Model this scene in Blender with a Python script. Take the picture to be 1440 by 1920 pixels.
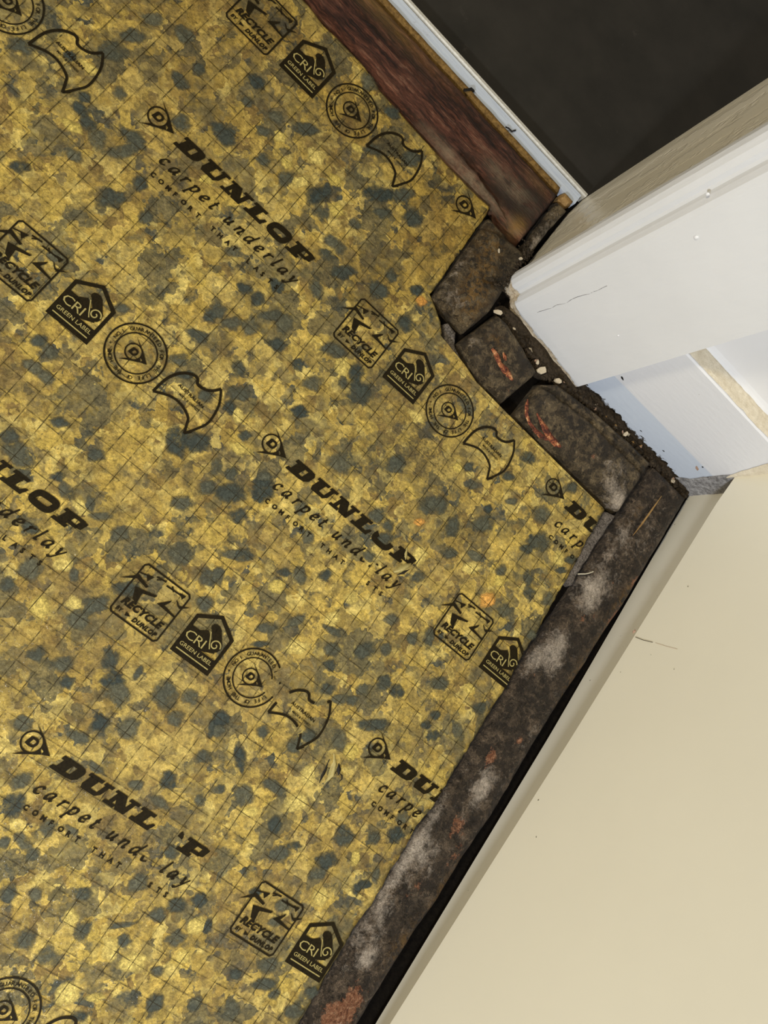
import bpy, bmesh, math, random
from mathutils import Vector, Matrix, noise

# ---------------------------------------------------------------- scene reset
for o in list(bpy.data.objects):
    bpy.data.objects.remove(o, do_unlink=True)
SC = bpy.context.scene
COL = SC.collection
RNG = random.Random(7)
MM = 0.001

# ---------------------------------------------------------------- camera
# room frame: x along the back wall, y towards the doorway / next room, z up
cam_d = bpy.data.cameras.new('camera')
cam_d.sensor_fit = 'VERTICAL'
cam_d.sensor_height = 36.0
cam_d.lens = 1529.635 * 36.0 / 1920.0
cam_d.clip_start = 0.01
cam_d.clip_end = 50
cam = bpy.data.objects.new('camera', cam_d)
COL.objects.link(cam)
rx = Vector((0.73261948, 0.57352949, 0.36651414))
dn = Vector((0.62657755, -0.77861433, -0.0340632))
fw = Vector((0.26583691, 0.2546049, -0.92978873))
cam.matrix_world = Matrix(((rx.x, -dn.x, -fw.x, 0.0), (rx.y, -dn.y, -fw.y, 0.0),
                           (rx.z, -dn.z, -fw.z, 0.4), (0, 0, 0, 1)))
SC.camera = cam

# ---------------------------------------------------------------- light, exposure
SC.view_settings.view_transform = 'Standard'
SC.view_settings.look = 'None'
SC.view_settings.exposure = 0.25
SC.view_settings.gamma = 1.0
SC.view_settings.use_curve_mapping = False
W = bpy.data.worlds.new('world')
SC.world = W
W.use_nodes = True
W.node_tree.nodes['Background'].inputs[0].default_value = (1.0, 0.95, 0.86, 1)
W.node_tree.nodes['Background'].inputs[1].default_value = 0.16


def area(name, loc, tgt, size, power, color):
    l = bpy.data.lights.new(name, 'AREA')
    l.shape = 'DISK'
    l.size = size
    l.energy = power
    l.color = color
    o = bpy.data.objects.new(name, l)
    COL.objects.link(o)
    o.location = loc
    o.rotation_euler = (Vector(tgt) - Vector(loc)).to_track_quat('-Z', 'Y').to_euler()
    return o


# warm ceiling light of the room and a cooler lamp low in the room behind the camera
area('ceiling_light', (-1.5, -0.55, 1.75), (0.15, 0.05, 0.0), 0.30, 23.0, (1.0, 0.87, 0.60))
area('room_lamp', (-0.03, -0.76, 0.64), (0.15, 0.05, 0.0), 0.08, 6.7, (0.92, 0.96, 1.0))

# ---------------------------------------------------------------- node helpers
class NT:
    def __init__(s, name):
        s.m = bpy.data.materials.new(name)
        s.m.use_nodes = True
        s.t = s.m.node_tree
        s.t.nodes.clear()
        s.out = s.t.nodes.new('ShaderNodeOutputMaterial')
        s.p = s.t.nodes.new('ShaderNodeBsdfPrincipled')
        s.t.links.new(s.p.outputs[0], s.out.inputs[0])
        tc = s.t.nodes.new('ShaderNodeTexCoord')
        mp = s.t.nodes.new('ShaderNodeVectorMath')
        mp.operation = 'SCALE'
        mp.inputs[3].default_value = 1000.0          # object coordinates in millimetres
        s.t.links.new(tc.outputs['Object'], mp.inputs[0])
        s.pos = mp.outputs[0]

    def put(s, sock, v):
        if hasattr(v, 'is_linked') or isinstance(v, bpy.types.NodeSocket):
            s.t.links.new(v, sock)
        else:
            if isinstance(v, tuple) and len(v) == 3 and sock.type == 'RGBA':
                v = v + (1,)
            sock.default_value = v

    def noise(s, size, detail=4, rough=0.6, vec=None, dist=0.0, off=None):
        n = s.t.nodes.new('ShaderNodeTexNoise')
        s.put(n.inputs['Vector'], s.pos if vec is None else vec)
        n.inputs['Scale'].default_value = 1.0 / size
        n.inputs['Detail'].default_value = detail
        n.inputs['Roughness'].default_value = rough
        n.inputs['Distortion'].default_value = dist
        return n.outputs['Fac'], n.outputs['Color']

    def voro(s, size, vec=None, feature='F1', rnd=1.0):
        n = s.t.nodes.new('ShaderNodeTexVoronoi')
        n.feature = feature
        s.put(n.inputs['Vector'], s.pos if vec is None else vec)
        n.inputs['Scale'].default_value = 1.0 / size
        n.inputs['Randomness'].default_value = rnd
        return n

    def warp(s, size, amp, base=None):
        f, c = s.noise(size, 2)
        a = s.t.nodes.new('ShaderNodeVectorMath'); a.operation = 'SUBTRACT'
        s.t.links.new(c, a.inputs[0]); a.inputs[1].default_value = (0.5, 0.5, 0.5)
        b = s.t.nodes.new('ShaderNodeVectorMath'); b.operation = 'SCALE'
        s.t.links.new(a.outputs[0], b.inputs[0]); b.inputs[3].default_value = amp
        d = s.t.nodes.new('ShaderNodeVectorMath'); d.operation = 'ADD'
        s.t.links.new(b.outputs[0], d.inputs[0]); s.put(d.inputs[1], s.pos if base is None else base)
        return d.outputs[0]

    def stretch(s, sc):
        d = s.t.nodes.new('ShaderNodeVectorMath'); d.operation = 'MULTIPLY'
        s.put(d.inputs[0], s.pos); d.inputs[1].default_value = sc
        return d.outputs[0]

    def ramp(s, fac, stops, interp='LINEAR'):
        r = s.t.nodes.new('ShaderNodeValToRGB')
        r.color_ramp.interpolation = interp
        e = r.color_ramp.elements
        while len(e) < len(stops):
            e.new(0.5)
        for k, (p, c) in enumerate(stops):
            e[k].position = p
            c = (c, c, c) if not isinstance(c, tuple) else c
            e[k].color = (c[0], c[1], c[2], 1)
        s.put(r.inputs[0], fac)
        return r.outputs[0]

    def mix(s, fac, a, b, mode='MIX'):
        n = s.t.nodes.new('ShaderNodeMix')
        n.data_type = 'RGBA'
        n.blend_type = mode
        s.put(n.inputs[0], fac)
        s.put(n.inputs[6], a)
        s.put(n.inputs[7], b)
        return n.outputs[2]

    def math(s, op, a, b=0.0, clamp=False):
        n = s.t.nodes.new('ShaderNodeMath')
        n.operation = op
        n.use_clamp = clamp
        s.put(n.inputs[0], a)
        s.put(n.inputs[1], b)
        return n.outputs[0]

    def attr(s, name):
        n = s.t.nodes.new('ShaderNodeAttribute')
        n.attribute_name = name
        return n.outputs['Fac']

    def sep(s):
        n = s.t.nodes.new('ShaderNodeSeparateXYZ')
        s.t.links.new(s.pos, n.inputs[0])
        return n.outputs

    def sepvec(s, v):
        n = s.t.nodes.new('ShaderNodeSeparateXYZ')
        s.t.links.new(v, n.inputs[0])
        return n.outputs

    def bump(s, h, strength, dist):
        n = s.t.nodes.new('ShaderNodeBump')
        n.inputs['Strength'].default_value = strength
        n.inputs['Distance'].default_value = dist
        s.put(n.inputs['Height'], h)
        s.t.links.new(n.outputs[0], s.p.inputs['Normal'])

    def fin(s, color=None, rough=0.6, spec=0.4, metal=0.0, alpha=None):
        if color is not None:
            s.put(s.p.inputs['Base Color'], color)
        s.put(s.p.inputs['Roughness'], rough)
        s.put(s.p.inputs['Specular IOR Level'], spec)
        s.put(s.p.inputs['Metallic'], metal)
        if alpha is not None:
            s.put(s.p.inputs['Alpha'], alpha)
        return s.m


# ---------------------------------------------------------------- materials
def m_underlay():
    n = NT('underlay_foam')
    w = n.warp(7, 9.0)
    w2 = n.warp(2.5, 3.2, w)
    v1 = n.voro(9.5, w2)
    v2 = n.voro(4.6, w2)
    r1 = n.sepvec(v1.outputs['Color'])[0]
    r2 = n.sepvec(v2.outputs['Color'])[1]
    pal = [(0.0, (.28, .185, .050)), (.10, (.50, .345, .072)), (.24, (.66, .475, .100)), (.38, (.38, .275, .072)), (.47, (.20, .165, .066)),
           (.56, (.70, .50, .115)), (.70, (.80, .62, .18)), (.82, (.27, .205, .075)), (.91, (.085, .090, .066))]
    c1 = n.ramp(r1, pal, 'CONSTANT')
    c2 = n.ramp(r2, pal, 'CONSTANT')
    f, _ = n.noise(10, 4, .65)
    c = n.mix(n.ramp(f, [(.42, 0.0), (.58, 1.0)]), c1, c2)
    big, _ = n.noise(24, 6, .7)                        # patches of darker crumb
    c = n.mix(n.ramp(big, [(.52, 0.0), (.68, .78)]), c, (.145, .120, .055))
    yl, _ = n.noise(30, 6, .7, n.stretch((1.0, 1.0, 3.0)))
    c = n.mix(n.ramp(yl, [(.52, 0.0), (.70, .75)]), c, (.78, .55, .115))
    big2, _ = n.noise(70, 5, .65, n.warp(30, 40))      # brown staining of the sheet
    c = n.mix(n.ramp(big2, [(.48, 0.0), (.68, .58)]), c, (.26, .170, .055))
    v3 = n.voro(15.0, n.warp(5, 9.0, w))
    ol, _ = n.noise(6, 5, .75)
    r3 = n.math('ADD', n.sepvec(v3.outputs['Color'])[2], n.math('MULTIPLY', n.math('SUBTRACT', ol, .5), .9))
    c = n.mix(n.ramp(r3, [(.70, 0.0), (.90, .82)]), c, n.mix(n.ramp(ol, [(.40, 0.0), (.60, 1.0)]), (.080, .085, .058), (.20, .165, .075)))
    c = n.mix(n.ramp(r3, [(.06, .5), (.20, 0.0)]), c, (.80, .60, .17))
    fine, _ = n.noise(1.5, 6, .8)
    c = n.mix(1.0, c, n.ramp(fine, [(.30, .32), (.48, .92), (.60, 1.15), (.74, 1.8)]), 'MULTIPLY')
    med, _ = n.noise(4.0, 5, .75, w)
    c = n.mix(1.0, c, n.ramp(med, [(.30, .42), (.52, .88), (.70, 1.28)]), 'MULTIPLY')
    mo = n.attr('mould')
    sp, _ = n.noise(1.6, 5, .8)
    mm_ = n.math('MULTIPLY', mo, n.ramp(sp, [(.42, 0.25), (.60, 1.0)]))
    c = n.mix(mm_, c, (.040, .034, .018))
    c = n.mix(n.attr('brown_dim'), c, n.mix(1.0, c, (.62, .56, .48), 'MULTIPLY'))  # brown stain and painted dimming of the upper sheet
    n.bump(n.math('ADD', n.math('MULTIPLY', v1.outputs['Distance'], .6), n.math('MULTIPLY', fine, .9)), .75, .0011)
    n.p.inputs['Coat Weight'].default_value = .16        # the clear film over the foam
    n.p.inputs['Coat Roughness'].default_value = .14
    cb = n.t.nodes.new('ShaderNodeBump')
    cb.inputs['Strength'].default_value = .9
    cb.inputs['Distance'].default_value = .0012
    cw, _ = n.noise(3.2, 3, .6)
    n.t.links.new(cw, cb.inputs['Height'])
    n.t.links.new(cb.outputs[0], n.p.inputs['Coat Normal'])
    gl, _ = n.noise(2.2, 3, .6)
    return n.fin(c, n.ramp(gl, [(.35, .3), (.62, .6)]), .3)


def m_chip(name, a, b, edge=.10):
    n = NT(name)
    oi = n.t.nodes.new('ShaderNodeObjectInfo')
    geo = n.t.nodes.new('ShaderNodeNewGeometry')
    mp = n.t.nodes.new('ShaderNodeVectorMath')
    mp.operation = 'SCALE'
    mp.inputs[3].default_value = 1000.0
    n.t.links.new(geo.outputs['Position'], mp.inputs[0])
    n.pos = mp.outputs[0]                               # grain in true millimetres, whatever the chip's size
    f, _ = n.noise(1.3, 6, .8)
    c = n.mix(oi.outputs['Random'], a, b)
    c = n.mix(1.0, c, n.ramp(f, [(.30, .35), (.50, .9), (.62, 1.5), (.74, 2.8)]), 'MULTIPLY')
    g, _ = n.noise(5.0, 6, .78)
    al = n.math('ADD', n.attr('core'), n.math('MULTIPLY', n.math('SUBTRACT', g, .5), 2.6))
    n.bump(f, .6, .0008)
    return n.fin(c, .5, .3, 0, n.ramp(al, [(edge - .05, 0.0), (edge + .40, .45), (edge + 1.0, .93)]))


def m_print():
    n = NT('black_print')
    f, _ = n.noise(.9, 4, .7)
    c = n.ramp(f, [(.3, (.007, .005, .002)), (.7, (.020, .014, .005))])
    g, _ = n.noise(2.5, 5, .75)
    return n.fin(c, .6, .1, 0, n.ramp(g, [(.24, .45), (.33, 1.0)]))


def m_reverse():
    n = NT('print_gap')
    f, _ = n.noise(1.4, 4, .7)
    return n.fin(n.ramp(f, [(.3, (.26, .21, .075)), (.7, (.42, .35, .13))]), .5, .3)


def m_thread():
    n = NT('scrim_thread')
    g, _ = n.noise(5, 4, .75)
    return n.fin((.035, .026, .009), .6, .2, 0, n.ramp(g, [(.40, .10), (.58, .85)]))


def m_grime(name, lo, mid, hi, seed_scale=1.0):
    n = NT(name)
    w = n.warp(6, 6.0)
    st = n.warp(3, 3.0, n.stretch((1.0, .55, 1.0)))
    a, _ = n.noise(11 * seed_scale, 7, .72, w)
    b, _ = n.noise(1.6, 6, .8, st)
    c = n.ramp(a, [(.34, lo), (.50, mid), (.66, hi)])
    fl, _ = n.noise(5.5, 6, .7, n.warp(9, 8.0))         # flaking crust, sharp edged
    c = n.mix(n.ramp(fl, [(.455, .75), (.475, 0.0)]), c, lo)
    c = n.mix(n.ramp(fl, [(.56, 0.0), (.585, .55)]), c, hi)
    c = n.mix(1.0, c, n.ramp(b, [(.30, .25), (.5, .95), (.68, 1.9)]), 'MULTIPLY')
    och, _ = n.noise(3.5, 5, .75, w)
    c = n.mix(n.math('MULTIPLY', n.attr('ochre'), n.ramp(och, [(.46, 0.0), (.56, 1.0)])), c, (.24, .125, .022))
    rs, _ = n.noise(4.0, 6, .78)
    rm = n.math('ADD', n.attr('rust'), n.math('MULTIPLY', n.math('SUBTRACT', rs, .5), 2.4))
    c = n.mix(n.ramp(rm, [(.55, 0.0), (.72, .9)]), c, n.ramp(b, [(.35, (.11, .030, .014)), (.50, (.30, .115, .050)), (.62, (.54, .29, .16))]))
    wh, _ = n.noise(6.0, 7, .8, w)
    wm = n.math('ADD', n.attr('white'), n.math('MULTIPLY', n.math('SUBTRACT', wh, .5), 2.2))
    c = n.mix(n.math('MULTIPLY', n.ramp(wm, [(.22, 0.0), (.85, .95)]), n.ramp(b, [(.30, .35), (.55, 1.0)])), c, (.66, .56, .46))
    dk, _ = n.noise(1.5, 4, .8)
    c = n.mix(n.math('MULTIPLY', n.attr('dark'), n.ramp(dk, [(.35, .3), (.6, 1.0)])), c, (.012, .009, .005))
    fz = n.stretch((1.0, .35, 1.0))
    h, _ = n.noise(1.2, 6, .8, fz)
    hh = n.math('ADD', n.math('ADD', h, a), n.ramp(fl, [(.45, 0.0), (.48, .5), (.56, .5), (.59, 1.0)]))
    n.bump(hh, 1.0, .0016)
    return n.fin(c, n.ramp(b, [(.35, .35), (.6, .7)]), .45)


def m_wood():
    n = NT('rotten_wood')
    st = n.stretch((.12, 1.0, 1.0))
    w = n.warp(12, 4.0, st)
    a, _ = n.noise(5.0, 7, .72, w)
    b, _ = n.noise(1.2, 6, .8, st)
    c = n.ramp(a, [(.36, (.012, .005, .003)), (.45, (.050, .016, .008)), (.54, (.150, .052, .028)), (.66, (.30, .155, .095))])
    c = n.mix(1.0, c, n.ramp(b, [(.3, .35), (.5, .95), (.70, 1.8)]), 'MULTIPLY')
    gr, _ = n.noise(7, 5, .7)
    c = n.mix(n.math('MULTIPLY', n.attr('dark'), n.ramp(gr, [(.35, .25), (.58, 1.0)])), c, (.014, .008, .004))
    c = n.mix(n.math('MULTIPLY', n.attr('white'), n.ramp(gr, [(.35, .2), (.6, 1.0)])), c, (.33, .25, .16))
    c = n.mix(n.math('MULTIPLY', n.attr('ochre'), n.ramp(b, [(.32, .35), (.6, 1.0)])), c, (.33, .185, .045))
    n.bump(n.math('ADD', b, a), 1.0, .0018)
    return n.fin(c, .5, .4)


def m_paint(name, col, var=.05, rough=.38, speck=False, drips=0.0):
    n = NT(name)
    a, _ = n.noise(60, 3)
    lo = tuple(x * (1 - var) for x in col)
    c = n.ramp(a, [(.35, lo), (.65, col)])
    st = n.stretch((1.0, 1.0, .25))
    b, _ = n.noise(3.0, 3, .5, st)
    if speck:
        s, _ = n.noise(2.4, 2, .5)
        c = n.mix(n.ramp(s, [(.76, 0.0), (.79, .8)]), c, (.12, .09, .06))
    n.bump(b, .06 + drips, .0004)
    return n.fin(c, rough, .45)


def m_skirting():
    n = NT('skirting_paint')
    z = n.sep()[2]
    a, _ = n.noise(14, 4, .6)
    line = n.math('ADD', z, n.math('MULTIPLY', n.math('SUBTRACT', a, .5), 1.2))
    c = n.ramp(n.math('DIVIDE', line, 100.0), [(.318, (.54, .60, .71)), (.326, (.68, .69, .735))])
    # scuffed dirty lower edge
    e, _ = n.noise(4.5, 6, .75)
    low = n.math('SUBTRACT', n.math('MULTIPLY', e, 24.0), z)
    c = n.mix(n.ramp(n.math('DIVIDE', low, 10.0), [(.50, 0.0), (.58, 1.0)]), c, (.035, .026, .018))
    s, _ = n.noise(3.0, 2, .5)
    c = n.mix(n.ramp(s, [(.775, 0.0), (.79, .9)]), c, (.05, .045, .04))
    b, _ = n.noise(3, 3, .5, n.stretch((.3, 1, 1)))
    n.bump(b, .3, .0005)
    return n.fin(c, .38, .45)


def m_architrave():
    n = NT('architrave_paint')
    z = n.sep()[2]
    a, _ = n.noise(60, 3)
    c = n.ramp(a, [(.35, (.64, .65, .68)), (.65, (.67, .68, .71))])
    e, _ = n.noise(13, 5, .6)
    h = n.math('SUBTRACT', n.math('ADD', 1.5, n.math('MULTIPLY', e, 18.0)), z)       # chipped away paint near the floor
    f, _ = n.noise(1.8, 5, .75)
    raw = n.ramp(f, [(.30, (.10, .07, .04)), (.44, (.46, .37, .26)), (.62, (.66, .58, .46))])
    c = n.mix(n.ramp(n.math('DIVIDE', h, 10.0), [(.10, 0.0), (.16, 1.0)]), c, raw)
    g, _ = n.noise(3.4, 6, .8)
    h2 = n.math('SUBTRACT', n.math('MULTIPLY', g, 9.0), z)
    c = n.mix(n.ramp(n.math('DIVIDE', h2, 10.0), [(.20, 0.0), (.28, 1.0)]), c, (.03, .022, .015))
    b, _ = n.noise(3, 3, .5, n.stretch((1, 1, .25)))
    n.bump(n.math('ADD', b, n.ramp(n.math('DIVIDE', h, 10.0), [(.08, 1.0), (.2, 0.0)])), .3, .0007)
    return n.fin(c, .36, .45)


def m_jamb():
    n = NT('jamb_paint')
    st = n.stretch((1.0, 1.0, .22))
    w = n.warp(9, 8.0, st)
    a, _ = n.noise(9, 4, .5, w)
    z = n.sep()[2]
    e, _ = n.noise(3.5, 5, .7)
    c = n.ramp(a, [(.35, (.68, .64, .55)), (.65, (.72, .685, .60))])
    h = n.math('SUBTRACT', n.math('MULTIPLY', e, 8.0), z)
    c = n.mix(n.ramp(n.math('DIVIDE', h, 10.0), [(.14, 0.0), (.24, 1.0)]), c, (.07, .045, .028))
    n.bump(n.ramp(a, [(.44, 0.0), (.54, 1.0)]), .45, .0012)
    return n.fin(c, .33, .5)


def m_rough(name, lo, hi, size=2.0, bump=.001, rough=.8, spec=.25):
    n = NT(name)
    a, _ = n.noise(size, 6, .75)
    b, _ = n.noise(size * 8, 4, .6)
    c = n.mix(b, n.ramp(a, [(.32, lo), (.68, hi)]), n.ramp(a, [(.40, lo), (.80, hi)]))
    n.bump(a, .7, bump)
    return n.fin(c, rough, spec)


def m_scrape():
    n = NT('orange_scrape')
    g, _ = n.noise(2.4, 6, .8)
    h, _ = n.noise(3.2, 4, .7, n.warp(4, 5))
    c = n.ramp(h, [(.36, (.045, .012, .008)), (.47, (.15, .035, .017)), (.56, (.38, .125, .045)), (.67, (.60, .36, .18))])
    n.bump(g, .8, .001)
    return n.fin(c, .6, .35, 0, n.ramp(g, [(.36, 0.0), (.47, 1.0)]))


def m_hall():
    n = NT('dark_tile')
    a, _ = n.noise(40, 6, .6)
    c = n.ramp(a, [(.3, (.020, .018, .014)), (.7, (.034, .030, .024))])
    sc, _ = n.noise(22, 6, .75, n.warp(20, 30))
    c = n.mix(n.ramp(sc, [(.63, 0.0), (.80, .5)]), c, (.11, .095, .08))
    sp, _ = n.noise(1.5, 2, .5)
    c = n.mix(n.ramp(sp, [(.80, 0.0), (.83, .6)]), c, (.25, .23, .20))
    f, _ = n.noise(1.2, 4, .7)
    n.bump(f, .2, .0004)
    return n.fin(c, .48, .35)


def m_alu():
    n = NT('brushed_aluminium')
    st = n.stretch((.04, 1.0, 1.0))
    a, _ = n.noise(.7, 4, .6, st)
    g, _ = n.noise(5, 5, .75)
    c = n.ramp(a, [(.3, (.62, .70, .86)), (.7, (.80, .88, 1.0))])  # reflected sky painted in as a pale blue base colour
    c = n.mix(n.ramp(g, [(.60, 0.0), (.72, .6)]), c, (.42, .40, .40))
    n.bump(a, .12, .0003)
    return n.fin(c, .42, .5, .35)


M = {
    'underlay': m_underlay(), 'print': m_print(), 'gap': m_reverse(), 'thread': m_thread(),
    'chip0': m_chip('grey_foam', (.036, .050, .046), (.115, .112, .070)),
    'chip1': m_chip('yellow_foam', (.60, .46, .105), (.72, .57, .17)),
    'chip2': m_chip('orange_foam', (.72, .34, .07), (.78, .42, .10)),
    'grime': m_grime('grimy_block', (.024, .016, .008), (.088, .062, .032), (.19, .140, .076)),
    'strip': m_grime('mouldy_strip', (.020, .013, .008), (.068, .047, .029), (.17, .122, .080), .8),
    'wood': m_wood(),
    'edge': m_rough('golden_wood_edge', (.085, .045, .012), (.32, .19, .055), 2.4, .001),
    'splinter': m_rough('bare_wood', (.20, .11, .035), (.45, .29, .12), 1.5, .0006),
    'skirting': m_skirting(), 'architrave': m_architrave(), 'jamb': m_jamb(),
    'wall': m_paint('wall_paint', (.70, .71, .75), .03, .5),
    'panel': m_paint('cream_panel', (.86, .83, .72), .02, .5),
    'panel_low': m_paint('cream_kickboard_shaded', (.72, .69, .60), .05, .5, True),  # panel cream darkened to stand in for the overhang's shade
    'bare': m_rough('bare_plaster', (.60, .53, .41), (.80, .74, .62), 3.5, .0008),
    'rough_grey': m_rough('grey_plaster_shade', (.10, .095, .095), (.50, .49, .50), 2.6, .0012),  # rough plaster; the grey also paints shade on the board end
    'sub': m_rough('dark_subfloor', (.003, .002, .0015), (.011, .008, .005), 3.0, .001, .9, .1),
    'mortar': m_rough('grey_mortar', (.020, .016, .012), (.36, .31, .27), 1.0, .0025),
    'dirt': m_rough('dirt', (.010, .007, .004), (.080, .056, .034), 1.4, .0012),
    'flake': m_rough('paint_flake', (.40, .33, .23), (.66, .58, .46), 2.0, .0004, .6),
    'tan': m_rough('tan_flake', (.35, .22, .16), (.52, .36, .28), 2.0, .0004, .6),
    'hall': m_hall(), 'alu': m_alu(),
    'rim': m_rough('strip_rim', (.42, .40, .35), (.62, .60, .54), 2.0, .0002, .35, .5),
    'scrape': m_scrape(),
    'black': m_rough('black_scrap', (.006, .005, .004), (.02, .016, .012), 1.0, .0005, .5),
    'film': m_rough('yellow_film', (.36, .29, .10), (.52, .44, .17), 2.0, .0008, .3, .5),
    'fibre': m_rough('pale_fibre', (.60, .55, .42), (.75, .70, .55), 1.0, .0001),
}


# ---------------------------------------------------------------- object helpers
def link(name, verts, faces, mat, parent=None, origin=None, attrs=None, smooth=False):
    """verts in millimetres (room frame); the object origin sits at its base"""
    o0 = Vector((0, 0, 0)) if origin is None else Vector(origin)
    if parent is not None and origin is None:
        o0 = parent['_o'] if '_o' in parent else Vector((0, 0, 0))
        o0 = Vector(o0)
    me = bpy.data.meshes.new(name)
    me.from_pydata([((v[0] - o0.x) * MM, (v[1] - o0.y) * MM, (v[2] - o0.z) * MM) for v in verts], [], faces)
    me.materials.append(M[mat] if isinstance(mat, str) else mat)
    if attrs:
        for k, vals in attrs.items():
            a = me.attributes.new(k, 'FLOAT', 'POINT')
            a.data.foreach_set('value', vals)
    if smooth:
        me.polygons.foreach_set('use_smooth', [True] * len(me.polygons))
    me.update()
    o = bpy.data.objects.new(name, me)
    COL.objects.link(o)
    if parent is None:
        o.location = o0 * MM
    else:
        o.parent = parent
    return o


ORI = {}


def part(name, verts, faces, mat, parent, attrs=None, smooth=False):
    return link(name, verts, faces, mat, parent, ORI[parent.name], attrs, smooth)


def tag(o, label, cat, group=None, kind=None):
    o['label'] = label
    o['category'] = cat
    if group:
        o['group'] = group
    if kind:
        o['kind'] = kind
    return o


def struct(o, label, cat):
    o['kind'] = 'structure'
    o['label'] = label
    o['category'] = cat
    return o


def empty(name, loc):
    o = bpy.data.objects.new(name, None)
    COL.objects.link(o)
    o.location = Vector(loc) * MM
    o.empty_display_size = .01
    ORI[o.name] = Vector(loc)
    return o


def box(x0, x1, y0, y1, z0, z1):
    v = [(x, y, z) for z in (z0, z1) for y in (y0, y1) for x in (x0, x1)]
    f = [(0, 2, 3, 1), (4, 5, 7, 6), (0, 1, 5, 4), (2, 6, 7, 3), (0, 4, 6, 2), (1, 3, 7, 5)]
    return v, f


def prism(poly, z0, z1):
    """vertical prism over a counter-clockwise polygon"""
    k = len(poly)
    v = [(p[0], p[1], z0) for p in poly] + [(p[0], p[1], z1) for p in poly]
    f = [tuple(range(k - 1, -1, -1)), tuple(range(k, 2 * k))]
    f += [(i, (i + 1) % k, k + (i + 1) % k, k + i) for i in range(k)]
    return v, f


def fbm(x, y, s, seed=0.0, oct=3):
    t, a = 0.0, 1.0
    for k in range(oct):
        t += a * noise.noise(Vector((x / s + seed * 3.7, y / s - seed * 1.3, seed)))
        s *= .5
        a *= .5
    return t


def interp(tab, q):
    """piecewise linear table [(q, v)...] sorted by q"""
    if q <= tab[0][0]:
        return tab[0][1]
    for (a, va), (b, vb) in zip(tab, tab[1:]):
        if q <= b:
            return va + (vb - va) * (q - a) / max(b - a, 1e-9)
    return tab[-1][1]


def resample(pts, n):
    d = [0.0]
    for a, b in zip(pts, pts[1:]):
        d.append(d[-1] + math.dist(a, b))
    out = []
    for i in range(n):
        t = d[-1] * i / (n - 1)
        k = 0
        while k < len(d) - 2 and d[k + 1] < t:
            k += 1
        u = (t - d[k]) / max(d[k + 1] - d[k], 1e-9)
        out.append((pts[k][0] + (pts[k + 1][0] - pts[k][0]) * u, pts[k][1] + (pts[k + 1][1] - pts[k][1]) * u))
    return out


def blob(x, y, spots):
    """strength of located stains: (x, y, rx, ry, amount)"""
    t = 0.0
    for (a, b, p, q, s) in spots:
        e = ((x - a) / p) ** 2 + ((y - b) / q) ** 2
        if e < 6:
            t += s * math.exp(-e)
    return min(t, 1.0)


def slab(left, right, h, nu, nv, rad, rough, seed, stains, grooves=(), base=0.0):
    """lumpy weathered slab between two edge lines, rounded at the arrises, solid down to z = base"""
    L = resample(left, nv)
    Rr = resample(right, nv)
    verts, faces = [], []
    at = {k: [] for k in ('white', 'rust', 'ochre', 'dark')}
    lens = math.dist(L[0], L[-1])
    wid = math.dist(L[nv // 2], Rr[nv // 2])
    for j in range(nv):
        for i in range(nu):
            u = i / (nu - 1)
            x = L[j][0] + (Rr[j][0] - L[j][0]) * u
            y = L[j][1] + (Rr[j][1] - L[j][1]) * u
            e = min(u, 1 - u) * wid
            e2 = min(j, nv - 1 - j) / (nv - 1) * lens
            m = min(e, e2)
            q = 1.0 if m >= rad else math.sqrt(max(0.0, 1 - (1 - m / rad) ** 2))
            z = base + (h - base) * (.35 + .65 * q) + rough * fbm(x, y, 14, seed, 4) * (0.3 + .7 * q)
            for (gx, gy, hx, hy, gw, gd) in grooves:
                dx, dy = hx - gx, hy - gy
                t = max(0, min(1, ((x - gx) * dx + (y - gy) * dy) / (dx * dx + dy * dy)))
                dd = math.hypot(x - gx - t * dx, y - gy - t * dy) + .8 * fbm(x, y, 5, seed + 4, 2)
                z -= gd * math.exp(-(dd / gw) ** 2)
            z = max(z, base + .2)
            jx = .5 * fbm(x, y, 6, seed + 2, 2) if i in (0, nu - 1) else 0
            jy = .5 * fbm(x, y, 6, seed + 3, 2) if j in (0, nv - 1) else 0
            verts.append((x + jx, y + jy, z))
            for k in at:
                at[k].append(blob(x, y, stains.get(k, ())))
            if i in (0, nu - 1) or j in (0, nv - 1):
                at['dark'][-1] = max(at['dark'][-1], .35)
    for j in range(nv - 1):
        for i in range(nu - 1):
            a = j * nu + i
            faces.append((a, a + 1, a + nu + 1, a + nu))
    ring = [i for i in range(nu)] + [j * nu + nu - 1 for j in range(1, nv)] + \
           [(nv - 1) * nu + i for i in range(nu - 2, -1, -1)] + [j * nu for j in range(nv - 2, 0, -1)]
    b0 = len(verts)
    for r in ring:
        verts.append((verts[r][0], verts[r][1], base))
        for k in at:
            at[k].append(.6 if k == 'dark' else 0.0)
    n = len(ring)
    for k in range(n):
        faces.append((ring[k], b0 + k, b0 + (k + 1) % n, ring[(k + 1) % n]))
    faces.append(tuple(b0 + k for k in range(n)))
    # orient: top must face up
    a, b, c = (Vector(verts[i]) for i in faces[0][:3])
    if (b - a).cross(c - a).z < 0:
        faces = [tuple(reversed(f)) for f in faces]
    return verts, faces, at


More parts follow.
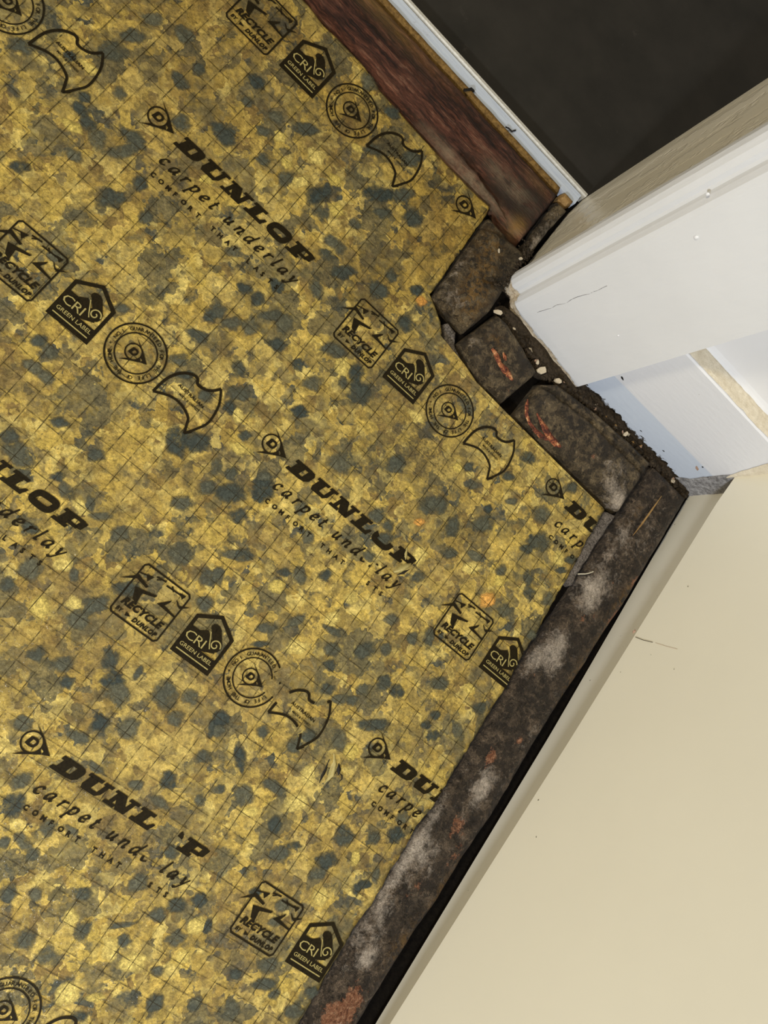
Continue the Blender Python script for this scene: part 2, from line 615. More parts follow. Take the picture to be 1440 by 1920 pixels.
def lump(cx, cy, cz, r, sx=1, sy=1, sz=1, rng=RNG):
    """a small irregular crumb: jittered octahedron cut"""
    b = [(1, 0, 0), (-1, 0, 0), (0, 1, 0), (0, -1, 0), (0, 0, 1), (0, 0, -1)]
    a = rng.random() * 6.3
    ca, sa = math.cos(a), math.sin(a)
    v = []
    for p in b:
        k = r * rng.uniform(.65, 1.2)
        x, y, z = p[0] * k * sx, p[1] * k * sy, p[2] * k * sz
        v.append((cx + x * ca - y * sa, cy + x * sa + y * ca, cz + z))
    f = [(0, 2, 4), (2, 1, 4), (1, 3, 4), (3, 0, 4), (2, 0, 5), (1, 2, 5), (3, 1, 5), (0, 3, 5)]
    return v, f


def merge(items):
    V, F = [], []
    for v, f in items:
        b = len(V)
        V += v
        F += [tuple(i + b for i in q) for q in f]
    return V, F

# ================================================================ the setting
v, f = box(-700, 330, -700, 334, -25, 0)
struct(link('floor', v, f, 'sub'), 'dark stained subfloor showing in the gaps around the underlay', 'floor')
v, f = box(-700, 500, 334, 1300, -25, 0)
struct(link('floor_doorway', v, f, 'hall'), 'dark scuffed floor of the next room beyond the metal strip', 'floor')

trim = empty('trim_1', (0, 329, 0))
struct(trim, 'pale metal threshold strip with a raised rim along the doorway', 'threshold strip')
v, f = box(-600, 95, 323.4, 330.6, 0, 6.5)
part('flat_band', v, f, 'alu', trim)
prof = [(331.3, 0), (331.3, 7.0), (331.9, 7.8), (333.4, 7.8), (334.4, 6.6), (334.4, 0)]
V = [(-600, a, b) for a, b in prof] + [(97.5, a, b) for a, b in prof]
k = len(prof)
F = [(i, (i + 1) % k, k + (i + 1) % k, k + i) for i in range(k)] + [tuple(range(k - 1, -1, -1)), tuple(range(k, 2 * k))]
part('raised_rim', V, F, 'rim', trim)
v, f = box(-600, 96, 330.5, 331.4, 0, 4.0)
part('groove', v, f, 'black', trim)

v, f = prism([(95, 264), (140, 264), (140, 332), (98, 332), (96.3, 318)], 0, 2000)
struct(link('door_1', v, f, 'jamb'), 'beige painted door jamb with runny brush marks beside the doorway', 'door jamb')

# architrave: rounded nose on the doorway side, bevelled face towards the room
nose = [(97, 265.5), (95.2, 265.0), (93.0, 264.6), (91.2, 263.0), (90.2, 260.6), (90.2, 257.8), (91.2, 255.2), (93.2, 253.2), (95.8, 252.2),
        (98.0, 252.4), (99.2, 251.6), (99.8, 249.4), (101.4, 247.0), (104, 246.0)]
poly = nose + [(161, 239), (161, 265)]
zs = [0.6, 4, 9, 16, 30, 60, 120, 250, 600, 1200, 2000]
V, F = [], []
k = len(poly)
for z in zs:
    for (a, b) in poly:
        q = 0.0
        if z < 10:
            q = (10 - z) / 10 * (1.2 + 1.6 * fbm(a, b + z * 3, 9, 3, 3))
        V.append((a + q * (.5 if a < 110 else 0), b + (q if b < 250 else 0), z))
for j in range(len(zs) - 1):
    for i in range(k):
        a, b = j * k + i, j * k + (i + 1) % k
        F.append((a, b, b + k, a + k))
F += [tuple(range(k - 1, -1, -1)), tuple((len(zs) - 1) * k + i for i in range(k))]
arch = link('trim_2', V, F, 'architrave')
ORI[arch.name] = Vector((0, 0, 0))
struct(arch, 'white door architrave with a rounded edge and chipped foot', 'architrave')

v, f = box(140, 330, 257, 332, 0, 2000)
struct(link('wall_back', v, f, 'wall'), 'white wall above the bare top of the skirting', 'wall')

# skirting along the back wall, ragged lower edge
bb = empty('baseboard_back', (214, 251, 0))
struct(bb, 'white skirting board with a bluish band and ragged dirty bottom edge', 'skirting board')
xs = [161 + i * .5 for i in range(211)]
top = 88.0
V, F = [], []
for x in xs:
    zb = max(1.0, interp([(161, 3.0), (175, 6.5), (235, 6.0), (262, 2.0)], x) + 3.4 * fbm(x, 0, 8, 2, 5))
    V += [(x, 245, zb), (x, 245, top - .8), (x, 245.8, top), (x, 257, top), (x, 257, zb)]
for i in range(len(xs) - 1):
    a = i * 5
    for q in range(5):
        F.append((a + q, a + 5 + q, a + 5 + (q + 1) % 5, a + (q + 1) % 5))
F += [tuple(range(5)), tuple((len(xs) - 1) * 5 + q for q in range(4, -1, -1))]
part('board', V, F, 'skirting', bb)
# bare unpainted top of the board
V, F = [], []
nx = 80
for i in range(nx):
    x = 161 + i * (92.3 / (nx - 1))
    a = 246.2 + .7 * fbm(x, 1, 8, 5, 3)
    b = 256.2 + .8 * fbm(x, 9, 10, 6, 3)
    for t in range(6):
        y = a + (b - a) * t / 5
        V.append((x, y, top + .15 + .35 * (1 if 0 < t < 5 else 0) + .2 * fbm(x, y, 4, 7, 2)))
for i in range(nx - 1):
    for t in range(5):
        q = i * 6 + t
        F.append((q, q + 6, q + 7, q + 1))
part('bare_top', V, F, 'bare', bb)
# paint lip between the wall and the bare top
V, F = [], []
for i in range(nx):
    x = 161 + i * (92.3 / (nx - 1))
    w = .9 + .6 * fbm(x, 3, 7, 8, 2)
    V += [(x, 257, top + 3.0 + .6 * w), (x, 256.6 - .4 * w, top + 1.6), (x, 255.8 - w, top + .2)]
for i in range(nx - 1):
    q = i * 3
    F += [(q, q + 1, q + 4, q + 3), (q + 1, q + 2, q + 5, q + 4)]
part('paint_lip', V, F, 'wall', bb)
# marks on the face: chipped tan spot and dark nicks
def disc(cx, cz, r1, r2, ang, y, mat, name, par, n=9):
    V = [(cx, y - .25, cz)]
    for k in range(n):
        t = 2 * math.pi * k / n
        rr = RNG.uniform(.75, 1.15)
        a, b = math.cos(t) * r1 * rr, math.sin(t) * r2 * rr
        V.append((cx + a * math.cos(ang) - b * math.sin(ang), y - .12, cz + a * math.sin(ang) + b * math.cos(ang)))
    part(name, V, [(0, 1 + k, 1 + (k + 1) % n) for k in range(n)], mat, par)
disc(243.5, 26.5, 2.6, 1.1, -.6, 245, 'tan', 'chipped_spot', bb)
disc(243, 31.5, .7, .7, 0, 245, 'black', 'nick', bb)
disc(226, 14.5, .8, .6, .4, 245, 'black', 'nick', bb)
disc(207.5, 12.5, .9, .5, .3, 245, 'black', 'nick', bb)
disc(168, 36, 1.8, .7, -.5, 245, 'black', 'nick', bb)

# rough board end with the panel's shade painted grey, and the bead beside it
V, F = [], []
gz = 22
for j in range(gz):
    z = 1.0 + 46 * j / (gz - 1)
    xa = interp([(0, 247.5), (14, 251.5), (30, 251.0), (48, 251.5)], z) + .5 * fbm(z, 2, 5, 31, 3)
    for i in range(12):
        x = xa + (266.3 - xa) * i / 11
        V.append((x, 244.75 - .5 * (i > 0) + .35 * fbm(x, z, 4, 33, 3), z))
for j in range(gz - 1):
    for i in range(11):
        q = j * 12 + i
        F.append((q, q + 1, q + 13, q + 12))
part('rough_end', V, F, 'rough_grey', bb)
V, F = [], []
for j in range(20):
    z = 42 + 46 * j / 19
    xa = interp([(42, 252.4), (48, 251), (76, 245.7), (88, 243.6)], z) + .4 * fbm(z, 5, 6, 35, 2)
    V += [(xa, 244.7, z), ((xa + 253.6) / 2, 243.9, z), (253.8, 244.4, z)]
for j in range(19):
    q = j * 3
    F += [(q, q + 1, q + 4, q + 3), (q + 1, q + 2, q + 5, q + 4)]
part('caulk_bead', V, F, 'bare', bb)

# right wall: cream panel overhanging a recessed kickboard
def line_low(y):   # lower edge lifts off the floor towards the camera side
    return interp([(-100, 10.0), (73, 7.6), (196, 2.0), (236, .4)], y)
def line_mid(y):
    return interp([(-88, 37.3), (72, 42.3), (225, 44.6), (245, 46.7)], y)
ys = [-700, -400, -250] + [-200 + 6 * i for i in range(75)]
ys = [y for y in ys if y < 244] + [244.6]
V, F = [], []
for y in ys:
    a, b = line_low(y), line_mid(y) + 6
    V += [(266, y, a), (266, y, b), (281, y, b), (281, y, a)]
for i in range(len(ys) - 1):
    q = i * 4
    for t in range(4):
        F.append((q + t, q + (t + 1) % 4, q + 4 + (t + 1) % 4, q + 4 + t))
F += [(3, 2, 1, 0), tuple((len(ys) - 1) * 4 + t for t in range(4))]
struct(link('baseboard_right', V, F, 'panel_low'), 'recessed cream kickboard with shade painted in under the overhanging cream panel', 'baseboard')
V, F = [], []
for y in ys:
    b = line_mid(y)
    V += [(253.5, y, b + .8), (254.3, y, b), (286, y, b), (286, y, 2000), (253.5, y, 2000)]
for i in range(len(ys) - 1):
    q = i * 5
    for t in range(5):
        F.append((q + t, q + 5 + t, q + 5 + (t + 1) % 5, q + (t + 1) % 5))
F += [(0, 1, 2, 3, 4), tuple((len(ys) - 1) * 5 + t for t in range(4, -1, -1))]
wr = link('wall_right', V, F, 'panel')
ORI[wr.name] = Vector((0, 0, 0))
struct(wr, 'smooth cream painted wall panel at the right', 'wall')

# ================================================================ carpet underlay
XR = [(-530, 231.0), (-116, 231.0), (-108, 230.2), (-90, 229.2), (-63, 227.8), (-51, 229.4), (-34, 227.8), (-23, 228.2), (-10, 226.3),
      (3, 228.6), (23, 227.7), (40, 227.4), (47, 227.2), (62, 226.5), (76, 226.7), (96, 224.2), (111, 224.5), (127, 223.1), (142, 222.2),
      (158, 221.1), (171, 219.5), (183, 219.2), (194.6, 218.5), (195.4, 170), (196.2, 135), (197.0, 112), (199.8, 101), (201.1, 91),
      (202.5, 80), (208.2, 75), (213, 66.5), (215.6, 61.2), (227, 61), (236, 60), (248, 59.6), (258, 59), (269, 58.5), (275, 58.6), (282, 57.2)]
YT = [(-530, 292), (-78.7, 285.1), (-67.6, 283.4), (-59, 284.1), (-39.6, 284.1), (-27.7, 281), (-14.5, 280.4), (0, 279.8), (25, 278.8),
      (50, 279.1), (60, 280.2)]


def hU(x, y):
    z = 8.0 + .10 * fbm(x, y, 28, 1, 2)
    z += 1.9 * math.exp(-(((x - 137) / 6) ** 2 + ((y - 91) / 5) ** 2))
    d = math.hypot(x - 169.5, y + 12)
    z += 1.7 * math.exp(-((d - 2.0) / 4.5) ** 2) - 3.2 * math.exp(-((x - 168.5) / 2.0) ** 2 - ((y + 12.5) / 4.0) ** 2)
    return z


def inside(x, y, m=0.0):
    return x < interp(XR, y) - m and y < interp(YT, x) - m and y > -520 and x > -520


und = empty('carpet_underlay', (0, 0, 0))
tag(und, 'yellow and grey crumb foam carpet underlay printed with black logos, filling the floor', 'underlay')
rows = []
y = -520.0
while y < 193:
    rows.append(y)
    y += 2.3
rows += [194.6, 195.0, 195.4, 195.8, 196.2, 196.6, 197.0, 198, 199, 199.8, 200.5, 201.1, 201.8, 202.5, 204, 206, 208.2, 210, 213, 215.6]
y = 217.0
while y < 281.5:
    rows.append(y)
    y += 2.2
rows.append(282.0)
NXU = 310
mould_spots = [(112, 146, 24, 16, .85), (88, 122, 16, 12, .6), (150, 128, 16, 10, .8), (90, 170, 18, 11, .5), (66, 150, 22, 14, .45),
               (190, 20, 14, 18, .45), (200, 52, 8, 14, .45), (192, 95, 10, 8, .3), (40, 200, 14, 20, .3), (15, 60, 12, 10, .3),
               (-20, 40, 14, 10, .25), (90, -80, 20, 12, .3), (182, 150, 10, 6, .3), (-60, 160, 20, 12, .25)]
brown_dim_spots = [(46, 240, 22, 36, .8), (0, 262, 70, 18, .6), (-90, 262, 60, 24, .6), (-110, 210, 40, 30, .45), (30, 190, 30, 24, .45)]  # first is the stain by the blocks; others paint the dimmer upper end
V, F, A1, A2 = [], [], [], []
for y in rows:
    xr = interp(XR, y)
    for i in range(NXU):
        u = i / (NXU - 1)
        x = -520 + (xr + 520) * u
        yy = y
        if y > 215:
            yy = 215 + (y - 215) * (interp(YT, x) - 215) / 67.0
        e = .7 * fbm(x, yy, 4, 9, 3) if i == NXU - 1 else 0
        z = hU(x, yy)
        if i == NXU - 1 or y == 282.0:
            z -= .6
        V.append((x + e, yy, z))
        A1.append(blob(x, yy, mould_spots))
        A2.append(blob(x, yy, brown_dim_spots))
nr = len(rows)
for j in range(nr - 1):
    for i in range(NXU - 1):
        a = j * NXU + i
        F.append((a, a + 1, a + NXU + 1, a + NXU))
ring = list(range(NXU)) + [j * NXU + NXU - 1 for j in range(1, nr)] + [(nr - 1) * NXU + i for i in range(NXU - 2, -1, -1)] + \
       [j * NXU for j in range(nr - 2, 0, -1)]
b0 = len(V)
for r in ring:
    V.append((V[r][0], V[r][1], 0.0))
    A1.append(.8)
    A2.append(.5)
n = len(ring)
F += [(ring[k], b0 + k, b0 + (k + 1) % n, ring[(k + 1) % n]) for k in range(n)]
part('foam_sheet', V, F, 'underlay', und, {'mould': A1, 'brown_dim': A2}, True)

# ---- larger foam chips, each its own piece
shapes = []
for s in range(12):
    rg = random.Random(100 + s)
    n = 11
    V = [(0, 0, .34)]
    core = [1.0]
    rad = [rg.uniform(.68, 1.12) for _ in range(n)]
    for ring_r, cz, cv in ((.42, .32, .95), (.74, .26, .62), (1.02, .17, .0)):
        for k in range(n):
            t = 2 * math.pi * k / n
            rr = ring_r * (1 + (rad[k] - 1) * ring_r)
            V.append((math.cos(t) * rr, math.sin(t) * rr, cz))
            core.append(cv)
    F = [(0, 1 + k, 1 + (k + 1) % n) for k in range(n)]
    for q in (0, 1):
        for k in range(n):
            a, b = 1 + q * n + k, 1 + q * n + (k + 1) % n
            F.append((a, a + n, b + n, b))
    for kind in (0, 1, 2):
        me = bpy.data.meshes.new('foam_chip')
        me.from_pydata([(p[0] * MM, p[1] * MM, p[2] * MM) for p in V], [], F)
        me.materials.append(M['chip%d' % kind])
        at = me.attributes.new('core', 'FLOAT', 'POINT')
        at.data.foreach_set('value', core)
        me.polygons.foreach_set('use_smooth', [True] * len(me.polygons))
        shapes.append((s, kind, me))
SH = {(s, k): me for s, k, me in shapes}
CHIPS = (
    '132.8 127.7 8.0 4.7 38 0;195.8 152.5 7.7 4.7 39 0;7.4 236.7 8.5 4.1 46 0;78.7 -28.4 5.7 6.0 33 0;78.2 112.4 6.3 5.1 39 0;9.8 67.6 6.7 4.8 -32 0;63.3 1'
    '46.8 5.7 5.6 42 0;56.1 76.1 5.3 5.9 37 0;161.0 138.2 6.9 4.4 38 0;16.9 73.7 6.2 4.9 21 0;186.1 165.0 5.6 5.4 39 0;44.4 64.4 6.8 4.4 40 0;102.1 130.7 6'
    '.1 4.4 41 0;-66.8 199.4 6.3 4.2 9 0;62.3 -39.6 5.8 4.6 5 0;-126.3 190.4 6.3 4.1 52 0;16.1 244.7 6.9 3.6 48 0;44.8 26.8 5.5 4.5 37 0;-83.1 136.5 5.8 4.'
    '2 45 0;-15.5 210.8 6.4 3.8 46 0;161.2 -20.6 4.5 5.2 32 1;56.2 -100.4 4.2 5.6 31 0;19.0 190.0 6.5 3.6 45 0;194.5 -48.1 5.6 4.2 30 0;164.2 -33.9 5.4 4.4'
    ' 31 1;29.2 240.4 5.6 4.2 48 0;143.1 -130.1 5.5 4.2 29 1;194.4 -34.1 5.0 4.6 31 0;-3.0 -17.5 4.3 5.3 37 0;195.9 -127.1 5.4 4.2 26 0;-37.9 18.9 5.8 3.9 '
    '-8 0;126.0 -153.8 4.9 4.6 27 1;75.2 -49.4 5.1 4.4 34 0;38.7 196.7 5.6 3.9 4 0;-40.9 233.1 6.6 3.3 41 0;139.6 -44.8 4.4 4.9 32 0;148.1 125.4 4.1 5.3 37'
    ' 0;8.4 264.5 5.6 3.8 48 0;6.7 198.2 6.0 3.5 10 0;39.1 154.3 6.4 3.3 35 0;172.1 -57.3 4.8 4.4 31 0;-93.8 165.8 6.0 3.5 2 0;-152.6 162.4 6.2 3.4 51 0;14'
    '7.0 45.2 6.1 3.3 44 0;-110.3 223.3 5.1 3.9 7 0;-93.5 157.8 6.9 2.9 58 0;30.1 46.5 5.0 4.0 40 0;60.7 193.0 4.4 4.5 45 0;18.2 105.3 5.7 3.4 32 0;164.1 1'
    '.7 4.0 4.9 34 0;96.2 -143.5 4.5 4.3 28 0;108.5 -144.6 5.0 3.7 29 0;56.1 153.6 3.5 5.4 44 0;11.3 -28.8 4.0 4.7 36 1;28.4 -13.5 5.5 3.4 67 0;13.0 147.5 '
    '4.6 4.1 42 0;-33.9 278.8 5.2 3.5 -18 0;172.8 17.5 6.3 2.9 34 0;48.9 151.1 3.8 4.9 44 1;219.4 -19.3 4.2 4.3 30 0;192.8 55.7 5.4 3.3 35 0;14.5 172.8 3.7'
    ' 4.9 45 0;210.4 152.9 4.3 4.2 38 1;-105.3 153.8 4.9 3.6 -21 0;42.0 133.8 4.8 3.7 42 0;-124.3 203.9 5.3 3.3 52 0;-28.3 226.2 4.5 3.9 48 1;142.0 101.3 5'
    '.0 3.5 74 1;157.7 -103.8 4.5 3.9 29 1;35.2 0.5 5.2 3.4 40 0;172.8 0.7 4.0 4.3 34 1;224.3 -113.0 4.8 3.6 27 0;203.4 -64.3 4.1 4.2 28 1;27.4 -23.4 4.4 3'
    '.9 36 0;149.6 -33.5 6.2 2.8 4 0;-84.3 188.4 4.7 3.6 28 0;121.2 96.6 4.5 3.8 40 0;126.4 -31.5 6.6 2.5 -42 0;117.2 25.7 5.3 3.2 34 1;162.5 -139.8 4.0 4.'
    '1 28 0;-97.7 204.0 5.3 3.1 -8 0;199.9 -101.3 4.6 3.6 27 0;-13.4 98.7 5.4 3.0 43 0;67.5 44.4 5.3 3.1 37 0;204.4 -109.5 6.0 2.7 17 0;-15.0 276.0 5.1 3.2'
    ' 18 0;130.3 -130.3 3.2 5.0 29 1;55.0 -36.4 5.1 3.1 34 0;34.9 84.4 5.1 3.1 18 1;110.8 103.2 4.4 3.6 38 0;1.1 135.0 4.0 3.9 -5 0;188.2 107.4 4.5 3.4 36 '
    '2;114.7 -130.0 3.9 4.0 29 0;34.2 -41.8 4.5 3.4 34 0;169.8 115.1 4.9 3.1 38 1;153.0 -113.1 4.5 3.4 49 0;194.8 -54.8 5.1 3.0 45 0;145.6 -12.5 4.3 3.6 34'
    ' 0;-9.5 252.9 4.6 3.3 49 0;216.1 42.5 5.7 2.7 -26 0;54.0 57.7 4.2 3.6 37 0;-15.4 130.3 3.6 4.2 45 0;49.1 -29.1 3.5 4.4 34 0;122.4 -101.3 4.4 3.4 31 0;'
    '89.8 -33.9 4.4 3.3 32 0;-14.0 113.8 4.8 3.0 24 0;123.3 47.3 3.9 3.7 35 1;166.0 38.0 3.8 3.8 35 0;144.6 -100.6 4.6 3.1 30 0;96.6 53.9 3.8 3.8 36 0;105.'
    '5 -57.8 3.5 4.1 32 0;160.0 184.8 4.4 3.2 40 0;5.5 146.1 5.4 2.6 45 0;-3.8 212.5 4.4 3.2 17 1;60.8 26.7 3.5 4.0 37 0;107.8 -22.0 4.2 3.3 32 0;-112.2 15'
    '6.4 4.4 3.1 -8 0;-123.5 218.1 4.5 3.1 53 0;147.7 92.6 4.5 3.1 37 0;200.2 109.0 4.0 3.4 37 0;172.6 71.5 3.1 4.4 36 0;132.8 35.2 4.2 3.2 35 0;69.5 -111.'
    '5 5.2 2.6 -12 0;224.5 65.7 3.3 4.1 33 1;-6.3 129.1 4.2 3.2 43 0;154.3 112.9 4.7 2.9 37 0;-8.7 205.0 4.2 3.2 16 0;-31.8 205.5 4.1 3.2 46 0;90.2 42.8 4.'
    '6 2.9 36 1;68.0 16.4 4.0 3.3 37 0;151.9 18.7 5.0 2.6 35 0;216.6 -10.4 3.9 3.4 33 0;34.9 59.3 4.0 3.3 40 0;161.3 -47.8 3.4 3.8 29 0;89.2 -22.2 3.8 3.5 '
    '34 0;206.1 126.2 3.4 3.9 37 0;99.2 24.3 4.6 2.8 36 0;76.3 80.9 3.3 3.9 41 0;63.9 -53.7 3.6 3.6 32 0;9.8 114.2 3.5 3.7 42 0;192.6 189.6 4.3 3.0 40 0;15'
    '.4 230.4 4.6 2.8 46 0;6.7 190.4 4.4 2.8 26 0;45.8 118.2 4.2 3.0 42 0;218.9 130.9 3.5 3.6 37 0;77.7 -131.7 3.7 3.4 28 0;37.4 -71.7 3.8 3.3 31 0;51.8 -9'
    '2.2 4.5 2.8 79 0;-72.7 232.7 3.8 3.3 0 0;201.6 132.0 3.0 4.1 37 0;-26.1 209.4 5.2 2.4 70 1;16.5 17.6 4.1 3.0 38 0;64.6 29.6 3.0 4.1 37 0;220.1 59.3 3.'
    '9 3.1 34 0;167.8 121.5 5.1 2.4 11 0;188.4 -76.1 3.7 3.2 29 0;209.6 -26.6 3.8 3.2 31 0;125.1 61.6 4.0 3.0 36 1;6.6 -7.5 3.8 3.1 36 1;174.1 38.6 3.6 3.2'
    ' 34 0;94.5 158.2 4.4 2.7 2 1;16.7 136.7 4.0 2.9 42 0;-1.7 159.9 3.6 3.2 44 0;-4.5 147.9 3.6 3.2 44 0;160.6 -117.2 3.7 3.1 27 1;74.1 -100.8 3.3 3.5 30 '
    '0;-116.0 149.9 4.9 2.4 8 1;38.7 207.4 3.0 3.8 44 0;60.0 -63.9 5.1 2.3 7 0;-58.6 52.8 4.7 2.4 13 0;112.3 -40.5 3.8 3.0 34 0;138.6 -108.0 3.9 2.9 30 0;1'
    '77.1 20.4 4.2 2.7 33 0;-45.6 204.6 3.8 3.0 48 0;-118.2 158.8 3.9 2.8 16 0;-78.8 151.3 3.6 3.1 48 0;-27.8 157.5 4.2 2.6 47 0;-13.2 224.5 3.7 3.0 7 1;6.'
    '5 93.7 3.6 3.1 42 0;-46.0 22.5 3.4 3.2 41 0;109.1 35.9 4.7 2.3 57 0;149.1 -5.2 4.0 2.7 32 0;-51.4 52.9 4.0 2.7 3 0;148.7 65.8 3.9 2.7 37 0;-118.5 118.'
    '8 3.5 3.0 29 0;151.5 -94.0 3.5 3.0 29 0;-57.9 63.1 4.9 2.2 -5 0;-13.3 39.5 4.2 2.5 40 0;-55.0 226.4 3.9 2.7 49 0;54.4 212.1 3.7 2.8 45 0;205.8 32.4 3.'
    '7 2.8 33 0;126.9 42.7 5.7 1.8 8 0;147.0 -49.1 4.6 2.2 31 1;104.8 -116.5 3.9 2.7 29 0;88.4 71.9 3.2 3.2 39 0;106.3 -127.2 3.1 3.3 27 1;22.3 -45.1 3.2 3'
    '.2 37 0;-13.5 18.6 4.0 2.6 -25 0;187.8 119.7 3.9 2.6 38 1;31.5 70.4 2.8 3.6 39 0;164.8 65.2 3.3 3.1 37 0;191.0 144.6 3.8 2.6 39 0;18.4 96.8 2.8 3.6 42'
    ' 0;-106.4 140.1 3.9 2.6 13 0;185.5 125.3 3.4 2.9 37 0;-13.1 217.0 4.0 2.4 -42 0;118.4 103.2 2.9 3.3 38 0;107.3 -67.8 4.7 2.1 0 0;106.5 62.3 3.3 2.9 38'
    ' 0;39.0 72.0 3.1 3.1 40 0;143.0 18.7 3.6 2.6 35 0;-94.9 215.4 3.4 2.8 50 0;30.8 136.0 3.2 3.0 42 0;156.7 52.7 2.9 3.2 35 0;227.0 -102.2 3.3 2.8 26 0;-'
    '83.1 98.3 3.5 2.7 47 0;179.6 -131.3 3.2 2.9 27 0;127.2 -83.1 3.4 2.7 30 0;137.1 -158.8 3.6 2.6 27 0;7.3 214.3 3.6 2.6 45 0;-127.6 176.8 4.2 2.2 3 1;13'
    '6.7 28.8 3.1 2.9 35 0;-16.1 125.4 3.1 2.9 42 0;-66.9 140.6 3.5 2.6 47 0;156.9 21.1 3.4 2.6 35 0;6.0 19.5 4.6 1.9 38 0;74.1 -70.5 5.0 1.8 -5 0;157.2 16'
    '9.0 3.7 2.4 39 0;207.7 -39.6 2.3 3.8 31 1;-110.9 177.6 3.1 2.8 48 0;20.9 -18.2 3.1 2.8 36 1;52.1 81.2 3.7 2.4 40 0;128.4 -16.0 2.6 3.3 32 0;119.5 84.5'
    ' 2.9 3.0 38 0;-4.1 16.9 4.2 2.1 -7 1;-64.0 63.7 3.2 2.7 8 0;166.0 39.9 3.2 2.6 35 0;-11.7 147.7 3.6 2.4 26 0;109.8 -27.3 2.8 3.1 34 0;-34.6 40.9 3.5 2'
    '.4 39 0;179.8 -132.7 2.7 3.1 27 0;222.1 -40.7 2.3 3.7 29 0;24.3 96.4 2.4 3.6 43 1;-6.3 -28.8 3.0 2.8 37 0;216.9 156.8 3.5 2.4 37 0;133.3 -124.2 2.8 2.'
    '9 28 0;-54.5 215.7 3.4 2.4 48 0;158.0 28.9 3.5 2.4 34 0;210.6 -111.1 3.3 2.5 28 0;-7.0 95.0 4.0 2.0 43 0;32.4 90.8 3.1 2.6 40 0;219.4 -47.1 3.5 2.3 31'
    ' 0;-13.7 -3.6 3.6 2.2 8 0;208.4 63.3 3.6 2.2 34 1;87.6 -126.1 2.6 3.0 28 0;53.6 145.1 2.5 3.1 42 0;62.6 41.5 3.3 2.3 39 0;137.7 -149.7 4.0 1.9 28 1;40'
    '.5 -47.5 2.8 2.7 34 0;76.0 -113.8 3.1 2.4 30 0;-36.9 211.9 3.5 2.1 -7 1;155.1 -127.6 3.1 2.3 30 0;101.0 16.1 4.6 1.6 36 0;59.6 208.9 2.9 2.6 44 2;143.'
    '8 151.4 3.2 2.3 39 0;130.7 152.5 2.8 2.6 40 1;135.3 157.1 2.8 2.6 40 0;221.8 108.5 2.8 2.6 36 0;211.4 78.5 2.5 2.9 35 0;-69.0 221.2 3.0 2.4 48 0;128.4'
    ' -118.9 5.7 1.2 38 0;107.2 -28.4 2.0 3.5 34 0;167.0 159.1 4.0 1.8 39 0;200.5 41.8 2.8 2.5 33 0;123.1 -57.3 2.3 3.0 32 0;175.5 -50.9 3.9 1.8 30 0;127.9'
    ' -48.8 3.5 2.0 32 0;199.0 34.2 3.1 2.2 33 0;188.3 -112.3 2.9 2.4 28 0;189.5 -84.4 3.4 2.0 29 0;216.8 -51.2 2.3 3.0 29 0;-47.6 99.8 3.1 2.2 45 0;-47.3 '
    '220.2 2.8 2.4 49 1;162.5 -101.2 2.1 3.2 28 0;62.9 -115.4 2.5 2.6 31 0;94.4 -67.0 3.0 2.2 31 0;130.9 115.6 3.4 1.9 38 2;215.5 148.1 3.6 1.8 38 0;-120.1'
    ' 164.8 2.6 2.5 50 0;172.6 -77.7 3.1 2.0 28 0;13.1 -8.5 2.0 3.1 36 0;-58.9 175.9 3.1 2.0 48 1;-19.8 21.4 2.6 2.3 39 0;89.2 50.6 3.3 1.9 36 0;-1.7 20.7 '
    '1.9 3.3 40 0;-136.4 174.2 2.8 2.2 50 0;63.3 -27.5 4.1 1.5 92 0;82.8 -97.3 3.6 1.7 2 0;158.6 146.6 2.6 2.3 40 0;-16.1 246.4 3.3 1.8 17 1')
for q, c in enumerate(CHIPS.split(';')):
    x, y, ra, rb, an, kd = (float(t) for t in c.split())
    if not inside(x, y, min(ra, rb) * .8):
        continue
    o = bpy.data.objects.new('foam_chip', SH[(q % 12, int(kd))])
    COL.objects.link(o)
    o.parent = und
    o.location = (x * MM, y * MM, (hU(x, y) - .08) * MM)
    o.rotation_euler = (0, 0, math.radians(an))
    o.scale = (ra * 1.42, rb * 1.42, 1)


# ---- scrim net under the film
V, F = [], []
def thread(pts, w):
    prev = None
    for i, (x, y) in enumerate(pts):
        a = pts[max(i - 1, 0)]
        b = pts[min(i + 1, len(pts) - 1)]
        dx, dy = b[0] - a[0], b[1] - a[1]
        l = math.hypot(dx, dy) or 1
        nx_, ny_ = -dy / l * w / 2, dx / l * w / 2
        if not inside(x, y, .8):
            prev = None
            continue
        z = hU(x, y) + .30
        V.extend([(x + nx_, y + ny_, z), (x - nx_, y - ny_, z)])
        c = len(V)
        if prev is not None:
            F.append((prev - 2, prev - 1, c - 1, c - 2))
        prev = c
for k in range(78):
    x0 = -510 + 9.6 * k
    thread([(x0 + 1.1 * fbm(x0, y_, 60, 3, 2), y_) for y_ in [-515 + 3.0 * i for i in range(267)]], .42)
for k in range(82):
    y0 = -512 + 9.8 * k
    thread([(x_, y0 + 1.1 * fbm(x_, y0, 60, 5, 2)) for x_ in [-515 + 3.0 * i for i in range(250)]], .30)
part('scrim_net', V, F, 'thread', und)


